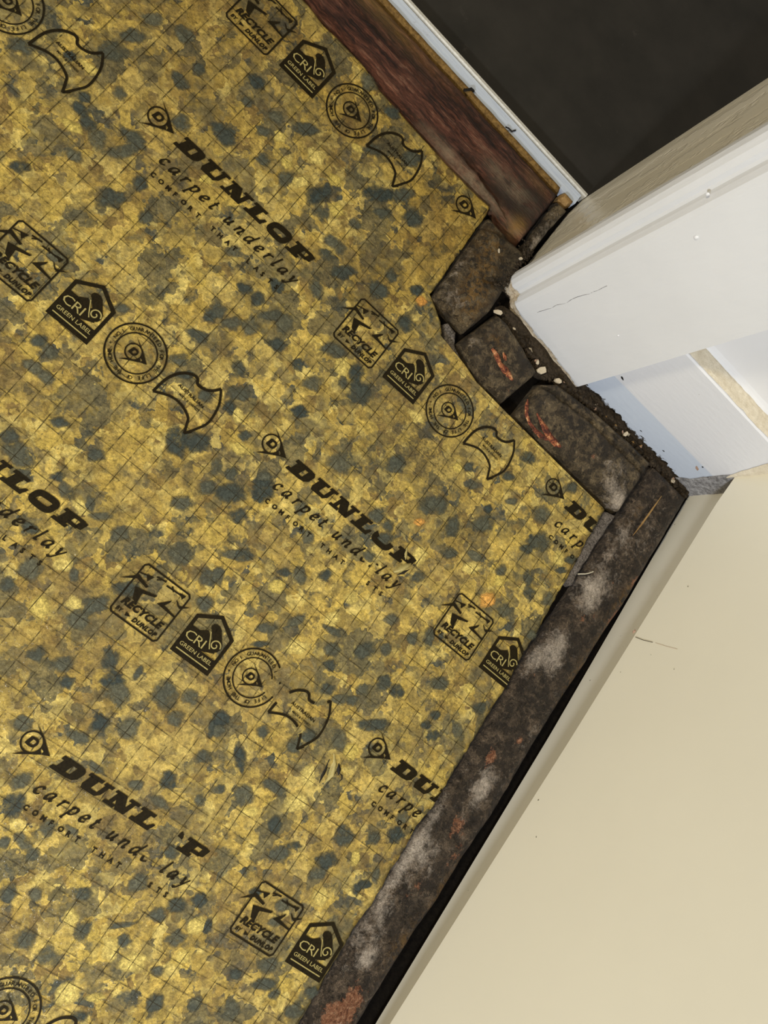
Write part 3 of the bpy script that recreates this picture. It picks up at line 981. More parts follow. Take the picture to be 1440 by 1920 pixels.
# ---- printing on the film
class Pr:
    """collects flat print shapes in a local frame (millimetres)"""
    def __init__(s, ox, oy, lift=.38, holes=()):
        s.o = (ox, oy); s.V = []; s.F = []; s.lift = lift; s.holes = holes

    def add(s, verts, faces):
        b = len(s.V)
        s.V += verts
        s.F += [tuple(i + b for i in f_) for f_ in faces]

    def quad(s, p, n=5):
        V_, F_ = [], []
        for j in range(n + 1):
            for i in range(n + 1):
                u, w = i / n, j / n
                V_.append(tuple((p[0][c] * (1 - u) + p[1][c] * u) * (1 - w) + (p[3][c] * (1 - u) + p[2][c] * u) * w for c in (0, 1)))
        for j in range(n):
            for i in range(n):
                a = j * (n + 1) + i
                F_.append((a, a + 1, a + n + 2, a + n + 1))
        s.add(V_, F_)

    def stroke(s, pts, w, closed=False, nib=None, smooth=True, step=.5):
        P = list(pts)
        if smooth:
            Q = []
            m = len(P)
            rng_ = range(m if closed else m - 1)
            for i in rng_:
                p0 = P[(i - 1) % m] if closed or i > 0 else P[0]
                p1, p2 = P[i], P[(i + 1) % m]
                p3 = P[(i + 2) % m] if closed or i < m - 2 else P[-1]
                ns = max(2, int(math.dist(p1, p2) / step))
                for t in range(ns):
                    u = t / ns
                    Q.append(tuple(.5 * ((2 * p1[c]) + (-p0[c] + p2[c]) * u + (2 * p0[c] - 5 * p1[c] + 4 * p2[c] - p3[c]) * u * u +
                                         (-p0[c] + 3 * p1[c] - 3 * p2[c] + p3[c]) * u ** 3) for c in (0, 1)))
            if not closed:
                Q.append(P[-1])
        else:
            Q = []
            m = len(P)
            for i in range(m if closed else m - 1):
                p1, p2 = P[i], P[(i + 1) % m]
                ns = max(1, int(math.dist(p1, p2) / 1.0))
                Q += [tuple(p1[c] + (p2[c] - p1[c]) * t / ns for c in (0, 1)) for t in range(ns)]
            if not closed:
                Q.append(P[-1])
        V_, F_ = [], []
        m = len(Q)
        for i in range(m):
            a = Q[(i - 1) % m] if closed or i > 0 else Q[0]
            b = Q[(i + 1) % m] if closed or i < m - 1 else Q[-1]
            dx, dy = b[0] - a[0], b[1] - a[1]
            l = math.hypot(dx, dy) or 1
            ww = w
            if nib is not None:                     # broad pen: thick and thin strokes
                ww = max(w * .42, w * abs(math.sin(math.atan2(dy, dx) - nib)))
            nx_, ny_ = -dy / l * ww / 2, dx / l * ww / 2
            V_ += [(Q[i][0] + nx_, Q[i][1] + ny_), (Q[i][0] - nx_, Q[i][1] - ny_)]
        for i in range(m if closed else m - 1):
            a, b = 2 * i, 2 * ((i + 1) % m)
            F_.append((a, a + 1, b + 1, b))
        s.add(V_, F_)

    def fan(s, pts):
        cx = sum(p[0] for p in pts) / len(pts)
        cy = sum(p[1] for p in pts) / len(pts)
        k_ = len(pts)
        s.add([(cx, cy)] + list(pts), [(0, 1 + i, 1 + (i + 1) % k_) for i in range(k_)])

    def tri(s, pts):
        s.add(list(pts), [tuple(range(len(pts)))])

    CACHE = {}

    def text(s, body, size, x, y, shear=0.0, bold=0.0, spacing=1.0, width=None, rot=0.0):
        key = (body, size, shear, bold, spacing)
        if key not in Pr.CACHE:
            cu = bpy.data.curves.new('t', 'FONT')
            cu.body = body
            cu.size = size
            cu.shear = shear
            cu.offset = bold
            cu.space_character = spacing
            cu.resolution_u = 2
            ob = bpy.data.objects.new('t', cu)
            COL.objects.link(ob)
            dg = bpy.context.evaluated_depsgraph_get()
            me = ob.evaluated_get(dg).to_mesh()
            pts = [(q.co.x, q.co.y) for q in me.vertices]
            fs = [tuple(p_.vertices) for p_ in me.polygons]
            ob.evaluated_get(dg).to_mesh_clear()
            bpy.data.objects.remove(ob)
            bpy.data.curves.remove(cu)
            Pr.CACHE[key] = (pts, fs)
        pts, fs = Pr.CACHE[key]
        if not pts:
            return
        x0 = min(p[0] for p in pts)
        x1 = max(p[0] for p in pts)
        k_ = 1.0 if width is None else width / (x1 - x0)
        c_, s_ = math.cos(rot), math.sin(rot)
        out = []
        for (a, b) in pts:
            a = (a - x0) * k_
            out.append((x + a * c_ - b * s_, y + a * s_ + b * c_))
        s.add(out, fs)

    def build(s, name, mat, parent):
        V_ = [(s.o[0] + a, s.o[1] + b) for a, b in s.V]
        keep = []
        for f_ in s.F:
            cx = sum(V_[i][0] for i in f_) / len(f_)
            cy = sum(V_[i][1] for i in f_) / len(f_)
            if not inside(cx, cy, .4):
                continue
            if any(((cx - hx) / ha) ** 2 + ((cy - hy) / hb) ** 2 < 1 for (hx, hy, ha, hb) in s.holes):
                continue
            keep.append(f_)
        if not keep:
            return None
        used = sorted({i for f_ in keep for i in f_})
        mp = {a: b for b, a in enumerate(used)}
        VV = [(V_[i][0], V_[i][1], hU(*V_[i]) + s.lift) for i in used]
        FF = []
        for f_ in keep:
            g = [mp[i] for i in f_]
            a, b, c = (VV[i] for i in g[:3])
            if (b[0] - a[0]) * (c[1] - a[1]) - (b[1] - a[1]) * (c[0] - a[0]) < 0:
                g.reverse()
            FF.append(tuple(g))
        return part_of(name, VV, FF, mat, parent)


def part_of(name, VV, FF, mat, parent):
    o = part(name, VV, FF, mat, parent) if parent.name in ORI else link(name, VV, FF, mat, parent, (0, 0, 0))
    return o


def emblem(p, cx=0.0, cy=0.0, k=1.0):
    def T(a, b):
        return (cx + a * k, cy + b * k)
    p.stroke([T(-1.0 + 4.7 * math.cos(t * .5236), -.5 + 4.7 * math.sin(t * .5236)) for t in range(12)], .75 * k, True)
    p.tri([T(-5.0, 7.5), T(.6, 3.6), T(2.4, 3.4)])
    p.tri([T(2.4, 3.4), T(1.4, 3.2), T(2.9, 1.8), T(5.6, 1.0)])
    p.tri([T(2.9, 1.8), T(3.7, -.6), T(6.0, -1.4), T(5.6, 1.0)])
    p.tri([T(5.6, 1.0), T(5.4, -2.9), T(9.0, -1.4)])
    p.tri([T(3.6, -1.0), T(2.4, -3.6), T(2.6, -4.6), T(5.6, -2.8)])
    p.tri([T(-4.9, -9.0), T(2.8, -4.4), T(1.0, -4.3), T(-1.4, -5.6)])
    # letter D inside
    p.quad([T(-3.6, -2.3), T(-1.9, -2.3), T(-1.0, 1.6), T(-2.7, 1.6)], 2)
    p.stroke([T(-2.2, 1.2), T(.2, 1.2), T(1.1, .0), T(.2, -1.9), T(-2.8, -1.9)], 1.1 * k)


SHR = .36
def LT(x0, a, b):            # slanted slab-serif capitals, 7.6 mm tall
    return (x0 + a + b * SHR, -5.3 + b)


def dunlop(p):
    H = 7.6
    def q(x0, *pts):
        p.quad([LT(x0, *t) for t in pts], 6)
    w = [11.7, 25.9, 40.2, 54.6, 67.2, 81.3]
    # D
    x = w[0]
    q(x, (-.3, 0), (8.6, 0), (8.6, 1.9), (-.3, 1.9)); q(x, (-.3, H - 1.9), (8.6, H - 1.9), (8.6, H), (-.3, H)); q(x, (1.3, 1.5), (6.1, 1.5), (6.1, H - 1.5), (1.3, H - 1.5))
    q(x, (8.4, 0), (11.2, .5), (11.2, H - .5), (8.4, H)); q(x, (11.1, .5), (12.6, 2.0), (12.6, H - 2.0), (11.1, H - .5))
    # U
    x = w[1]
    q(x, (-.4, H - 1.6), (7.0, H - 1.6), (7.0, H), (-.4, H)); q(x, (1.0, 1.8), (5.4, 1.8), (5.4, H - 1.2), (1.0, H - 1.2)); q(x, (2.2, 0), (9.6, 0), (11.0, 1.9), (1.0, 1.9))
    q(x, (8.8, 1.6), (11.0, 1.6), (11.0, H - 1.2), (8.8, H - 1.2)); q(x, (7.9, H - 1.5), (12.6, H - 1.5), (12.6, H), (7.9, H))
    # N
    x = w[2]
    q(x, (-.5, 0), (5.2, 0), (5.2, 1.6), (-.5, 1.6)); q(x, (1.1, 1.2), (3.2, 1.2), (3.2, H), (1.1, H)); q(x, (.0, H), (5.2, H), (11.2, 0), (6.2, 0))
    q(x, (-.3, H - 1.3), (4.8, H - 1.3), (4.8, H), (-.3, H)); q(x, (9.0, .2), (11.2, .2), (11.2, H - 1.2), (9.0, H - 1.2)); q(x, (7.4, H - 1.5), (12.8, H - 1.5), (12.8, H), (7.4, H))
    # L
    x = w[3]
    q(x, (-.4, 0), (10.4, 0), (10.4, 1.8), (-.4, 1.8)); q(x, (1.2, 1.5), (5.6, 1.5), (5.6, H - 1.2), (1.2, H - 1.2)); q(x, (-.3, H - 1.6), (7.4, H - 1.6), (7.4, H), (-.3, H))
    q(x, (8.2, 1.6), (10.6, 1.6), (10.8, 3.7), (9.4, 3.7))
    # O
    x = w[4]
    p.stroke([LT(x, *t) for t in ((2.4, 1.5), (9.4, 1.3), (10.7, 3.8), (9.4, 6.3), (2.4, 6.1), (1.2, 3.8))], 2.9, True)
    # P
    x = w[5]
    q(x, (-.4, 0), (7.2, 0), (7.2, 1.7), (-.4, 1.7)); q(x, (1.2, 1.4), (5.8, 1.4), (5.8, H), (1.2, H)); q(x, (-.3, H - 1.6), (10.0, H - 1.6), (10.0, H), (-.3, H))
    q(x, (5.0, 2.4), (10.2, 2.4), (10.2, 4.0), (5.0, 4.0)); q(x, (8.8, 2.5), (12.0, 3.2), (12.0, H - .6), (8.8, H))


GL = {
    'c': (.95, [[(.75, .8), (.5, 1.0), (.2, .85), (.05, .45), (.2, .08), (.5, 0), (.78, .2)]]),
    'a': (1.15, [[(.75, .95), (.45, 1.0), (.12, .75), (.05, .3), (.2, 0), (.45, .15), (.72, .6), (.8, 1.0)], [(.8, 1.0), (.72, .3), (.8, .03), (1.0, .2)]]),
    'r': (.85, [[(.05, .8), (.25, 1.0), (.2, .5), (.15, 0)], [(.18, .5), (.4, .9), (.65, 1.0), (.74, .88)]]),
    'p': (1.15, [[(.05, .8), (.25, 1.0), (.2, .3), (.08, -.75)], [(-.08, -.72), (.3, -.72)], [(.2, .6), (.5, 1.0), (.85, .85), (.9, .45), (.6, .02), (.2, .1)]]),
    'e': (.95, [[(.1, .45), (.5, .5), (.75, .75), (.55, 1.0), (.25, .9), (.05, .45), (.2, .05), (.5, 0), (.78, .2)]]),
    't': (.75, [[(.3, 1.45), (.22, .6), (.2, .15), (.4, 0), (.6, .2)], [(.0, .98), (.58, .98)]]),
    'u': (1.15, [[(.02, .85), (.2, 1.0), (.15, .4), (.25, .02), (.5, .1), (.75, .6), (.82, 1.0)], [(.82, 1.0), (.75, .3), (.85, .02), (1.02, .2)]]),
    'n': (1.15, [[(.02, .85), (.2, 1.0), (.16, .5), (.12, 0)], [(.16, .5), (.4, .9), (.7, 1.0), (.78, .7), (.7, .15), (.85, 0), (1.0, .2)]]),
    'd': (1.15, [[(.75, .95), (.45, 1.0), (.12, .75), (.05, .3), (.2, 0), (.45, .15), (.72, .6), (.8, 1.0)], [(.96, 1.75), (.8, .9), (.72, .3), (.8, .03), (1.0, .2)]]),
    'l': (.55, [[(.25, 1.75), (.18, .8), (.12, .15), (.25, 0), (.45, .15)]]),
    'y': (1.0, [[(.02, .85), (.2, 1.0), (.3, .4), (.4, .05)], [(.9, 1.0), (.6, .3), (.3, -.4), (.05, -.68), (-.12, -.5)]]),
    ' ': (.55, []),
}


def script(p, body='carpet underlay', x0=12.4, y0=-17.0, s=3.7, total=83.0):
    adv = sum(GL[c][0] * s for c in body)
    tr = (total - adv) / (len(body) - 1)
    x = x0
    for c in body:
        a, st = GL[c]
        for ln in st:
            p.stroke([(x + u * s + w * s * .32, y0 + w * s) for u, w in ln], 1.5, nib=.55, step=.35)
        x += a * s + tr


def slogan(p):
    x = 13.6
    body = 'COMFORT THAT LASTS'
    for c in body:
        if c == ' ':
            x += 4.6
            continue
        p.text(c, 3.3, x, -25.0, .0, .13)
        x += 4.45
    p.text('TM', 1.2, x, -23.6)


def recycle(p):
    W_, H_ = 26.0, 26.6
    def T(a, b):
        return (-13 + a * W_, 13.3 - b * H_)
    r = .05
    c = [T(r, 0), T(1 - r, 0), T(1, r), T(1, 1 - r), T(1 - r, 1), T(r, 1), T(0, 1 - r), T(0, r)]
    p.stroke(c, .85, True, smooth=False)
    p.tri([T(-.21, .47), T(.03, .235), T(.09, .255), T(.06, .30)])
    p.tri([T(.03, .235), T(.29, .31), T(.27, .35), T(.05, .31)])
    p.stroke([T(.02, .20), T(.25, .13)], .6, smooth=False); p.tri([T(.14, .17), T(.27, .12), T(.215, .25)])
    p.tri([T(.105, .43), T(.52, .345), T(.50, .39), T(.25, .47)])
    p.tri([T(.105, .43), T(.28, .46), T(.31, .66), T(.20, .62)])
    p.tri([T(.59, .45), T(.775, .255), T(.77, .31), T(.70, .44)])
    p.tri([T(.59, .45), T(.70, .40), T(.99, .445), T(.985, .475)])
    p.tri([T(.83, .205), T(.86, .21), T(.97, .29), T(.92, .285)]); p.tri([T(.90, .27), T(1.12, .17), T(.97, .30)])
    p.stroke([T(.30, .085), T(.49, .06)], .8, smooth=False); p.stroke([T(.33, .13), T(.40, .08)], .6, smooth=False)
    p.stroke([T(.53, .11), T(.92, .09)], .8, smooth=False); p.tri([T(.80, .07), T(.93, .055), T(.90, .15)]); p.stroke([T(.62, .06), T(.70, .13)], .6, smooth=False)
    p.text('RECYCLE', 4.8, -11.2, -7.5, .28, .24, 1.06, 22.6)
    p.text('BY', 2.6, -11.2, -11.3, .2, .09, 1.0, 3.6)
    p.tri([(-6.2, -9.6), (-3.2, -10.4), (-5.8, -11.4)])
    p.text('DUNLOP', 3.0, -2.0, -11.6, .25, .17, 1.12, 13.4)


def label_dark(p):
    o_ = [(20.1, 8.5), (31.0, 15.1), (42.4, 8.6), (42.4, -11.7), (20.2, -11.7)]
    cx, cy = 31.2, 0.5
    i_ = [(cx + (a - cx) * .84, cy + (b - cy) * .86) for a, b in o_]
    for k_ in range(5):
        a, b = k_, (k_ + 1) % 5
        p.quad([o_[a], o_[b], i_[b], i_[a]], 8)
    p.quad([(20.4, -11.6), (42.2, -11.6), (42.2, -4.2), (20.4, -4.2)], 12)
    p.quad([(20.6, -.6), (29.4, 5.6), (38.6, -1.6), (31.6, -4.6)], 8); p.quad([(20.4, -4.4), (31, -4.4), (29, 3.2), (20.4, 3.2)], 6)         # carpet sheet
    p.quad([(29.8, 7.6), (34.4, 9.2), (39.2, 3.4), (35.6, .6)], 6)             # roll
    p.fan([(36.4 + 3.4 * math.cos(t * .6283), 1.6 + 3.4 * math.sin(t * .6283)) for t in range(10)])
    p.fan([(31.9 + 2.6 * math.cos(t * .6283), 8.2 + 2.0 * math.sin(t * .6283)) for t in range(10)])


def label_light(p):
    p.text('CRI', 6.4, 21.6, -3.2, 0, -.02, .88, 10.5)
    p.text('GREEN LABEL', 2.7, 22.0, -7.2, 0, .02, 1.0, 18.4)
    p.stroke([(22.0, -9.2), (40.6, -9.2)], .55, smooth=False)
    p.stroke([(36.4 + (2.9 - .17 * t) * math.cos(t * .55), 1.6 + (2.9 - .17 * t) * math.sin(t * .55)) for t in range(15)], .6)
    p.stroke([(30.8, 5.8), (34.0, .4), (35.2, -1.2)], .5, smooth=False)


def seal(p):
    cx, cy = 60.6, 0.0
    for r, w in ((14.0, .8), (9.6, .6)):
        p.stroke([(cx + r * math.cos(t * .2618), cy + r * math.sin(t * .2618)) for t in range(24)], w, True)
    emblem(p, cx - .4, cy + .3, .82)
    body = 'NO.1 GUARANTEED FOR THE LIFE OF THE HOME * '
    for k_, c in enumerate(body):
        if c == ' ':
            continue
        a = math.pi * 1.02 - 2 * math.pi * k_ / len(body)
        p.text(c, 2.5, cx + 10.7 * math.cos(a), cy + 10.7 * math.sin(a), 0, .04, 1, None, a - math.pi / 2)


def aus(p):
    q = [(77.3, -8.6), (78.4, .6), (81.9, 7.0), (87.2, 9.9), (91.2, 7.4), (97.0, 9.4), (100.3, 13.4), (104.4, 6.4), (105.8, -3.2), (103.3, -9.6),
         (100.4, -14.8), (96.7, -7.4), (90.8, -5.0), (84.8, -5.2)]
    segs = [[0, 1, 2, 3], [3, 4], [4, 5, 6], [6, 7, 8, 9, 10], [10, 11, 12, 13, 0]]
    q2 = {3: (91.0, 10.2)}
    p.stroke([q[0], q[1], q[2], (86.6, 10.0), (89.4, 9.6)], 1.35)
    p.stroke([(89.2, 9.7), (90.6, 7.7), (94.0, 7.9), (97.4, 9.6), q[6]], 1.35)
    p.stroke([q[6], q[7], q[8], q[9], q[10]], 1.15)
    p.stroke([q[10], (98.6, -10.5), q[11], q[12], q[13], q[0]], 1.2)
    p.stroke([q[10], (102.8, -12.0)], .8)
    p.text('AUSTRALIAN', 2.2, 84.0, 1.0, 0, .05, 1.0, 15.5, -.06)
    p.text('MADE & OWNED', 1.5, 87.0, -2.0, 0, .03, 1.0, 12.0, -.06)


LX, LY, SU, SV = -91.86, 269.13, 138.0, 86.1
# places where the film has lost its print (room millimetres)
LOST = [(121.0, 98.4, 5.6, 3.2), (120.4, 84.0, 4.4, 3.6), (122.0, 73.2, 4.6, 2.6),
        (119.6, -76.6, 6.4, 4.0), (121.6, -88.4, 5.0, 3.6), (121.8, -99.3, 5.2, 2.6),
        (119.5, 3.1, 4.5, 4.0), (119.0, 11.0, 3.0, 4.0), (127.2, 2.0, 3.0, 4.0), (144.0, 11.5, 4.0, 2.6), (144.5, -4.0, 3.0, 2.2)]
for u in range(-4, 4):
    for w_ in range(-1, 9):
        x = LX + SU * u
        y = LY - SV * w_
        if x < -500 or x > 225 or y < -480 or y > 320 or x + y < -480:
            continue
        if (u + w_) % 2:
            p = Pr(x, y, .38, LOST); emblem(p); p.build('emblem_print', 'print', und)
            p = Pr(x, y, .38, LOST); dunlop(p); p.build('name_print', 'print', und)
            p = Pr(x, y, .38, LOST); script(p); p.build('script_print', 'print', und)
            p = Pr(x, y, .38, LOST); slogan(p); p.build('slogan_print', 'print', und)
        else:
            x += 1.4
            y -= 9.3
            p = Pr(x, y, .38, LOST); recycle(p); p.build('recycle_stamp', 'print', und)
            p = Pr(x, y, .38, LOST); label_dark(p); b_ = p.build('label_stamp', 'print', und)
            if b_ is not None:
                p = Pr(x, y, .46, LOST); label_light(p); p.build('reversed_lettering', 'gap', b_)
            p = Pr(x, y, .38, LOST); seal(p); p.build('seal_stamp', 'print', und)
            p = Pr(x, y, .38, LOST); aus(p); p.build('map_stamp', 'print', und)

# ---- the two places where the film is pulled up and torn
def ridge(name, pts, w, h, mat, parent, z0=None):
    V, F = [], []
    m = 5
    for i, (x, y) in enumerate(pts):
        a = pts[max(i - 1, 0)]
        b = pts[min(i + 1, len(pts) - 1)]
        dx, dy = b[0] - a[0], b[1] - a[1]
        l = math.hypot(dx, dy) or 1
        nx_, ny_ = -dy / l, dx / l
        t = i / (len(pts) - 1)
        k_ = math.sin(math.pi * min(max(t, .06), .94))
        for q in range(m):
            s_ = q / (m - 1) * 2 - 1
            X, Y = x + nx_ * s_ * w * k_, y + ny_ * s_ * w * k_
            base = hU(X, Y) if z0 is None else z0
            V.append((X, Y, base + h * k_ * (1 - s_ * s_)))
    for i in range(len(pts) - 1):
        for q in range(m - 1):
            a = i * m + q
            F.append((a, a + 1, a + m + 1, a + m))
    a, b, c = (Vector(V[i]) for i in F[0][:3])
    if (b - a).cross(c - a).z < 0:
        F = [tuple(reversed(g)) for g in F]
    return part(name, V, F, mat, parent, None, True)


ridge('pulled_film', [(140.2, 95.5), (138.6, 92.5), (137.0, 89.0), (135.2, 86.0)], 1.9, 2.4, 'film', und)
ridge('pulled_film', [(133.5, 101), (135, 97.5), (136.6, 94.5)], 1.1, 1.2, 'film', und)
ridge('dark_slit', [(141.4, 92.6), (139.6, 89.2), (137.6, 86.0)], .9, .5, 'black', und)
ridge('pulled_film', [(165.6, -4.5), (168.6, -8.5), (170.6, -13.5), (170.2, -18.5)], 1.5, 1.4, 'film', und)
ridge('dark_slit', [(165.0, -8.0), (166.4, -12), (167.2, -16.5), (168.0, -20.0)], 1.1, .4, 'black', und)
ridge('dark_slit', [(170.4, -7.0), (172.2, -9.4), (173.6, -11.6)], 1.3, 1.0, 'black', und)
ridge('loose_thread', [(173.4, -10.6), (175.4, -10.8), (176.6, -12.2), (176.0, -14.6)], .4, .6, 'black', und)

# ================================================================ edging blocks and strip
def shift(pts, dx, dy):
    return [(a + dx, b + dy) for a, b in pts]


def weathered(name, left, right, h, nu, nv, rad, rough, seed, stains, mat, grooves=(), lab='', cat='block', group=None):
    V, F, at = slab(left, right, h, nu, nv, rad, rough, seed, stains, grooves)
    ox = sum(p[0] for p in V) / len(V)
    oy = sum(p[1] for p in V) / len(V)
    e = empty(name, (ox, oy, 0))
    tag(e, lab, cat, group)
    part('body', V, F, mat, e, at, True)
    return e


G = 'grimy edging blocks round the door post'
b1 = weathered('edging_block', [(62.2, 214.2), (61.6, 235), (60.6, 258), (60.0, 275)], [(89.6, 215.0), (93.4, 234), (92.0, 258), (91.5, 274.5)],
               10.5, 40, 70, 5, 1.1, 3,
               {'white': [(72, 222, 10, 6, .35), (64, 240, 3, 16, .3)], 'ochre': [(78, 240, 9, 16, .9), (70, 262, 8, 10, .6), (84, 225, 5, 6, .5)],
                'dark': [(87, 252, 7, 12, .9), (74, 270, 8, 5, .7), (64, 226, 4, 6, .5), (82, 262, 5, 7, .6)], 'rust': []},
               'grime', [(62, 268, 80, 274, 1.6, 1.6), (80, 246, 92, 252, 2.5, 2.0)],
               'ochre stained crumbling edging block in front of the door jamb', 'block', G)
b2 = weathered('edging_block', [(89.6, 206.8), (101.5, 200.2), (114, 197.8), (130.2, 198.4)], [(97, 235.6), (105, 236.2), (119, 233.0), (136.6, 227)],
               10.5, 44, 60, 5, .7, 5,
               {'white': [(95, 212, 6, 7, .3)], 'ochre': [(104, 222, 6, 5, .4)], 'dark': [(126, 226, 8, 4, .6), (102, 203, 10, 3, .5)], 'rust': [(124, 205, 5, 4, .35)]},
               'grime', [(118, 198, 131, 210, 1.0, .5)], 'dark brown edging block with a small red scrape under the architrave', 'block', G)
b3 = weathered('edging_block', [(140.2, 198.2), (158, 196.8), (197, 197.0), (217, 197.6), (227.2, 199.4)], [(141.2, 223.4), (150, 231.2), (180, 235.6), (206, 237.4), (227.6, 237.6)],
               10.5, 44, 110, 5, .7, 8,
               {'white': [(221, 204, 7, 7, .75), (206, 216, 12, 8, .3), (212, 206, 8, 6, .35)], 'rust': [(192.5, 212.4, 3.2, 2.4, .9), (204, 215, 5, 4, .3), (175, 214, 6, 3, .25)],
                'dark': [(150, 224, 12, 4, .6), (222, 222, 6, 6, .5), (185, 199, 30, 2.5, .5)], 'ochre': []},
               'grime', [(143, 222.5, 180, 228, .9, 1.5), (180, 228, 227, 227.5, 1.0, 1.7), (165, 231, 228, 232.5, .9, 1.1)], 'longest dark edging block with a long orange scrape below the skirting', 'block', G)


def scrape(pts, w, parent, z):
    V, F = [], []
    for i, (x, y, k_) in enumerate(pts):
        a = pts[max(i - 1, 0)]
        b = pts[min(i + 1, len(pts) - 1)]
        dx, dy = b[0] - a[0], b[1] - a[1]
        l = math.hypot(dx, dy) or 1
        for s_ in (-1, -.4, .4, 1):
            kk = w * k_ * RNG.uniform(.75, 1.25)
            V.append((x - dy / l * s_ * kk, y + dx / l * s_ * kk, z - (.05 if abs(s_) == 1 else -.45) + RNG.uniform(-.08, .12)))
    for i in range(len(pts) - 1):
        for q in range(3):
            a = i * 4 + q
            F.append((a, a + 1, a + 5, a + 4))
    a, b, c = (Vector(V[i]) for i in F[0][:3])
    if (b - a).cross(c - a).z < 0:
        F = [tuple(reversed(g)) for g in F]
    o = part('scrape', V, F, 'scrape', parent)
    o['label'] = 'raw orange scrape'
    return o


scrape([(105.6, 216.6, .5), (108.4, 216.2, .8), (111.2, 214.6, 1.0), (114.5, 213.4, .8), (118.5, 212.8, 1.2), (122.5, 212.0, 1.1), (125.8, 211.4, .3)], 1.6, b2, 10.75)
scrape([(112, 219.6, .3), (114.2, 218.6, 1.0), (116.0, 217.0, .6)], 1.3, b2, 10.75)
scrape([(139.6, 209.5, .4), (141.4, 206.2, 1.0), (144.4, 202.2, 1.1), (148.6, 200.0, .9), (153.6, 198.9, 1.1), (158.4, 198.9, 1.0), (163, 200.4, .6)], 1.35, b3, 10.6)
scrape([(148.6, 207.2, .3), (153, 205.4, .6), (158, 203.8, 1.2), (163, 202.4, 1.3), (168.5, 202.0, 1.1), (172, 202.6, .4)], 1.6, b3, 10.75)

SL = [(229.8, 238), (229.8, 199), (229, 187), (228.6, 171), (230.0, 152), (230.0, 134), (228.8, 117), (227.4, 101), (228.2, 78), (228.8, 47),
      (229.6, 23), (230.4, 0), (229.4, -23), (231, -51), (230.8, -90), (232.4, -116), (232.4, -600)]
SR = [(261.6, 238), (262.4, 195), (263.2, 160), (262, 140), (262.3, 117), (261.3, 93), (261.1, 64), (262.4, 34), (262.3, 15), (261.1, -8),
      (261.3, -33), (259.8, -54), (259.8, -91), (260, -600)]
strip = weathered('edging_strip', SL, SR, 9.6, 42, 640, 6, .9, 11,
                  {'white': [(239.7, 148, 8, 9, .95), (239, 110, 8, 12, .95), (246.7, 25.8, 6, 11, .85), (243, -74, 4.5, 6, .95), (236, 185, 7, 14, .45), (238, -20, 9, 14, .45),
                             (232, -20, 2.5, 40, .6), (232, 95, 3, 10, .5), (250, 200, 8, 20, .25), (236, -60, 5, 20, .4), (240, 160, 10, 8, .4), (255, 60, 4, 20, .25), (245, -120, 8, 12, .4)],
                   'rust': [(259.5, 173, 2.5, 8, .8), (260, 147, 2.2, 12, .9), (240.5, 41.7, 4, 7, .95), (246, 4, 5, 9, .8), (243, -35, 7, 9, .5), (248, -96, 7, 12, .95),
                            (241, -106, 6, 8, .8), (259.5, 106, 2.2, 10, .6), (250, 58, 3, 5, .7), (249, 141, 3.5, 5, .7), (243, 135, 3, 5, .5), (236, 90, 5, 6, .5), (254, -10, 4, 10, .6),
                            (246, 165, 5, 5, .35), (251, -120, 6, 14, .8)],
                   'ochre': [(259, 150, 3, 30, .8), (259, 105, 3, 14, .7), (259, -25, 3, 14, .8), (256, -60, 5, 12, .6), (236, 205, 2, 8, .4)],
                   'dark': [(253, 120, 6, 30, .5), (236, 70, 5, 14, .5), (246, 85, 8, 10, .5), (240, -5, 7, 8, .5), (250, -45, 6, 10, .5), (243.5, 112, 2.2, 2, .9), (238, 106, 2, 1.5, .9),
                            (245, -73, 2, 2, 1.0), (256, 215, 5, 12, .4), (234, 20, 3, 30, .35)]},
                  'strip', [(242.5, 231, 241.5, 205, 1.0, 1.6), (241.5, 205, 239.5, 175, 1.2, 1.1)],
                  'long mouldy dark edging strip with white bloom beside the cream panel', 'edging strip')
sp_ = ridge('splinter', [(244.2, 226), (243.6, 215), (243.0, 204), (242.0, 194)], .7, .9, 'splinter', strip, 9.4)

# threshold board
TS = [(-600, 294), (-80, 286.6), (-60, 285.6), (-28, 282.6), (0, 281.2), (25, 280.4), (50, 280.6), (58, 281.6), (66, 278.6), (83.4, 277.2)]
TN = [(-600, 318.6), (-60, 318.6), (0, 318.8), (40, 318.9), (84.4, 318.6)]
V, F, at = slab(TS, TN, 9.4, 40, 420, 4, .8, 14,
                {'dark': [(20, 312, 50, 4, .8), (70, 304, 16, 8, .8), (60, 289, 14, 3, .9), (-30, 306, 30, 4, .7), (75, 296, 8, 10, .7), (30, 292, 8, 3, .8), (-5, 300, 14, 3, .6)],
                 'white': [(45, 283, 22, 3, .9), (18, 284, 16, 3, .6), (66, 298, 12, 6, .5), (50, 298, 12, 5, .5), (76, 281, 6, 3, .4)],
                 'ochre': [(76, 284, 5, 5, .9), (-60, 312, 40, 5, .5), (-100, 316, 60, 3, .8), (70, 312, 10, 4, .3)], 'rust': []},
                [(26.5, 289.7, 44, 288.6, 1.1, 2.2), (44, 288.6, 58, 287, 1.6, 3.2), (58, 287, 80, 277.5, 1.1, 2.6), (-60, 303, 12, 301, 1.0, .8), (-40, 311, 40, 309, 1.2, .9), (10, 296, 40, 298, .9, .8)])
tb = empty('threshold_board', (-160, 300, 0))
tag(tb, 'split reddish brown rotten board along the doorway below the metal strip', 'board')
part('plank', V, F, 'wood', tb, at, True)
V, F, at = slab([(-600, 319.0), (0, 319.2), (60, 319.0), (84, 318.9)], [(-600, 323.0), (0, 323.1), (60, 322.9), (84, 322.9)], 8.6, 7, 300, 1.2, .5, 17, {})
part('edge_strip', V, F, 'edge', tb, at, True)

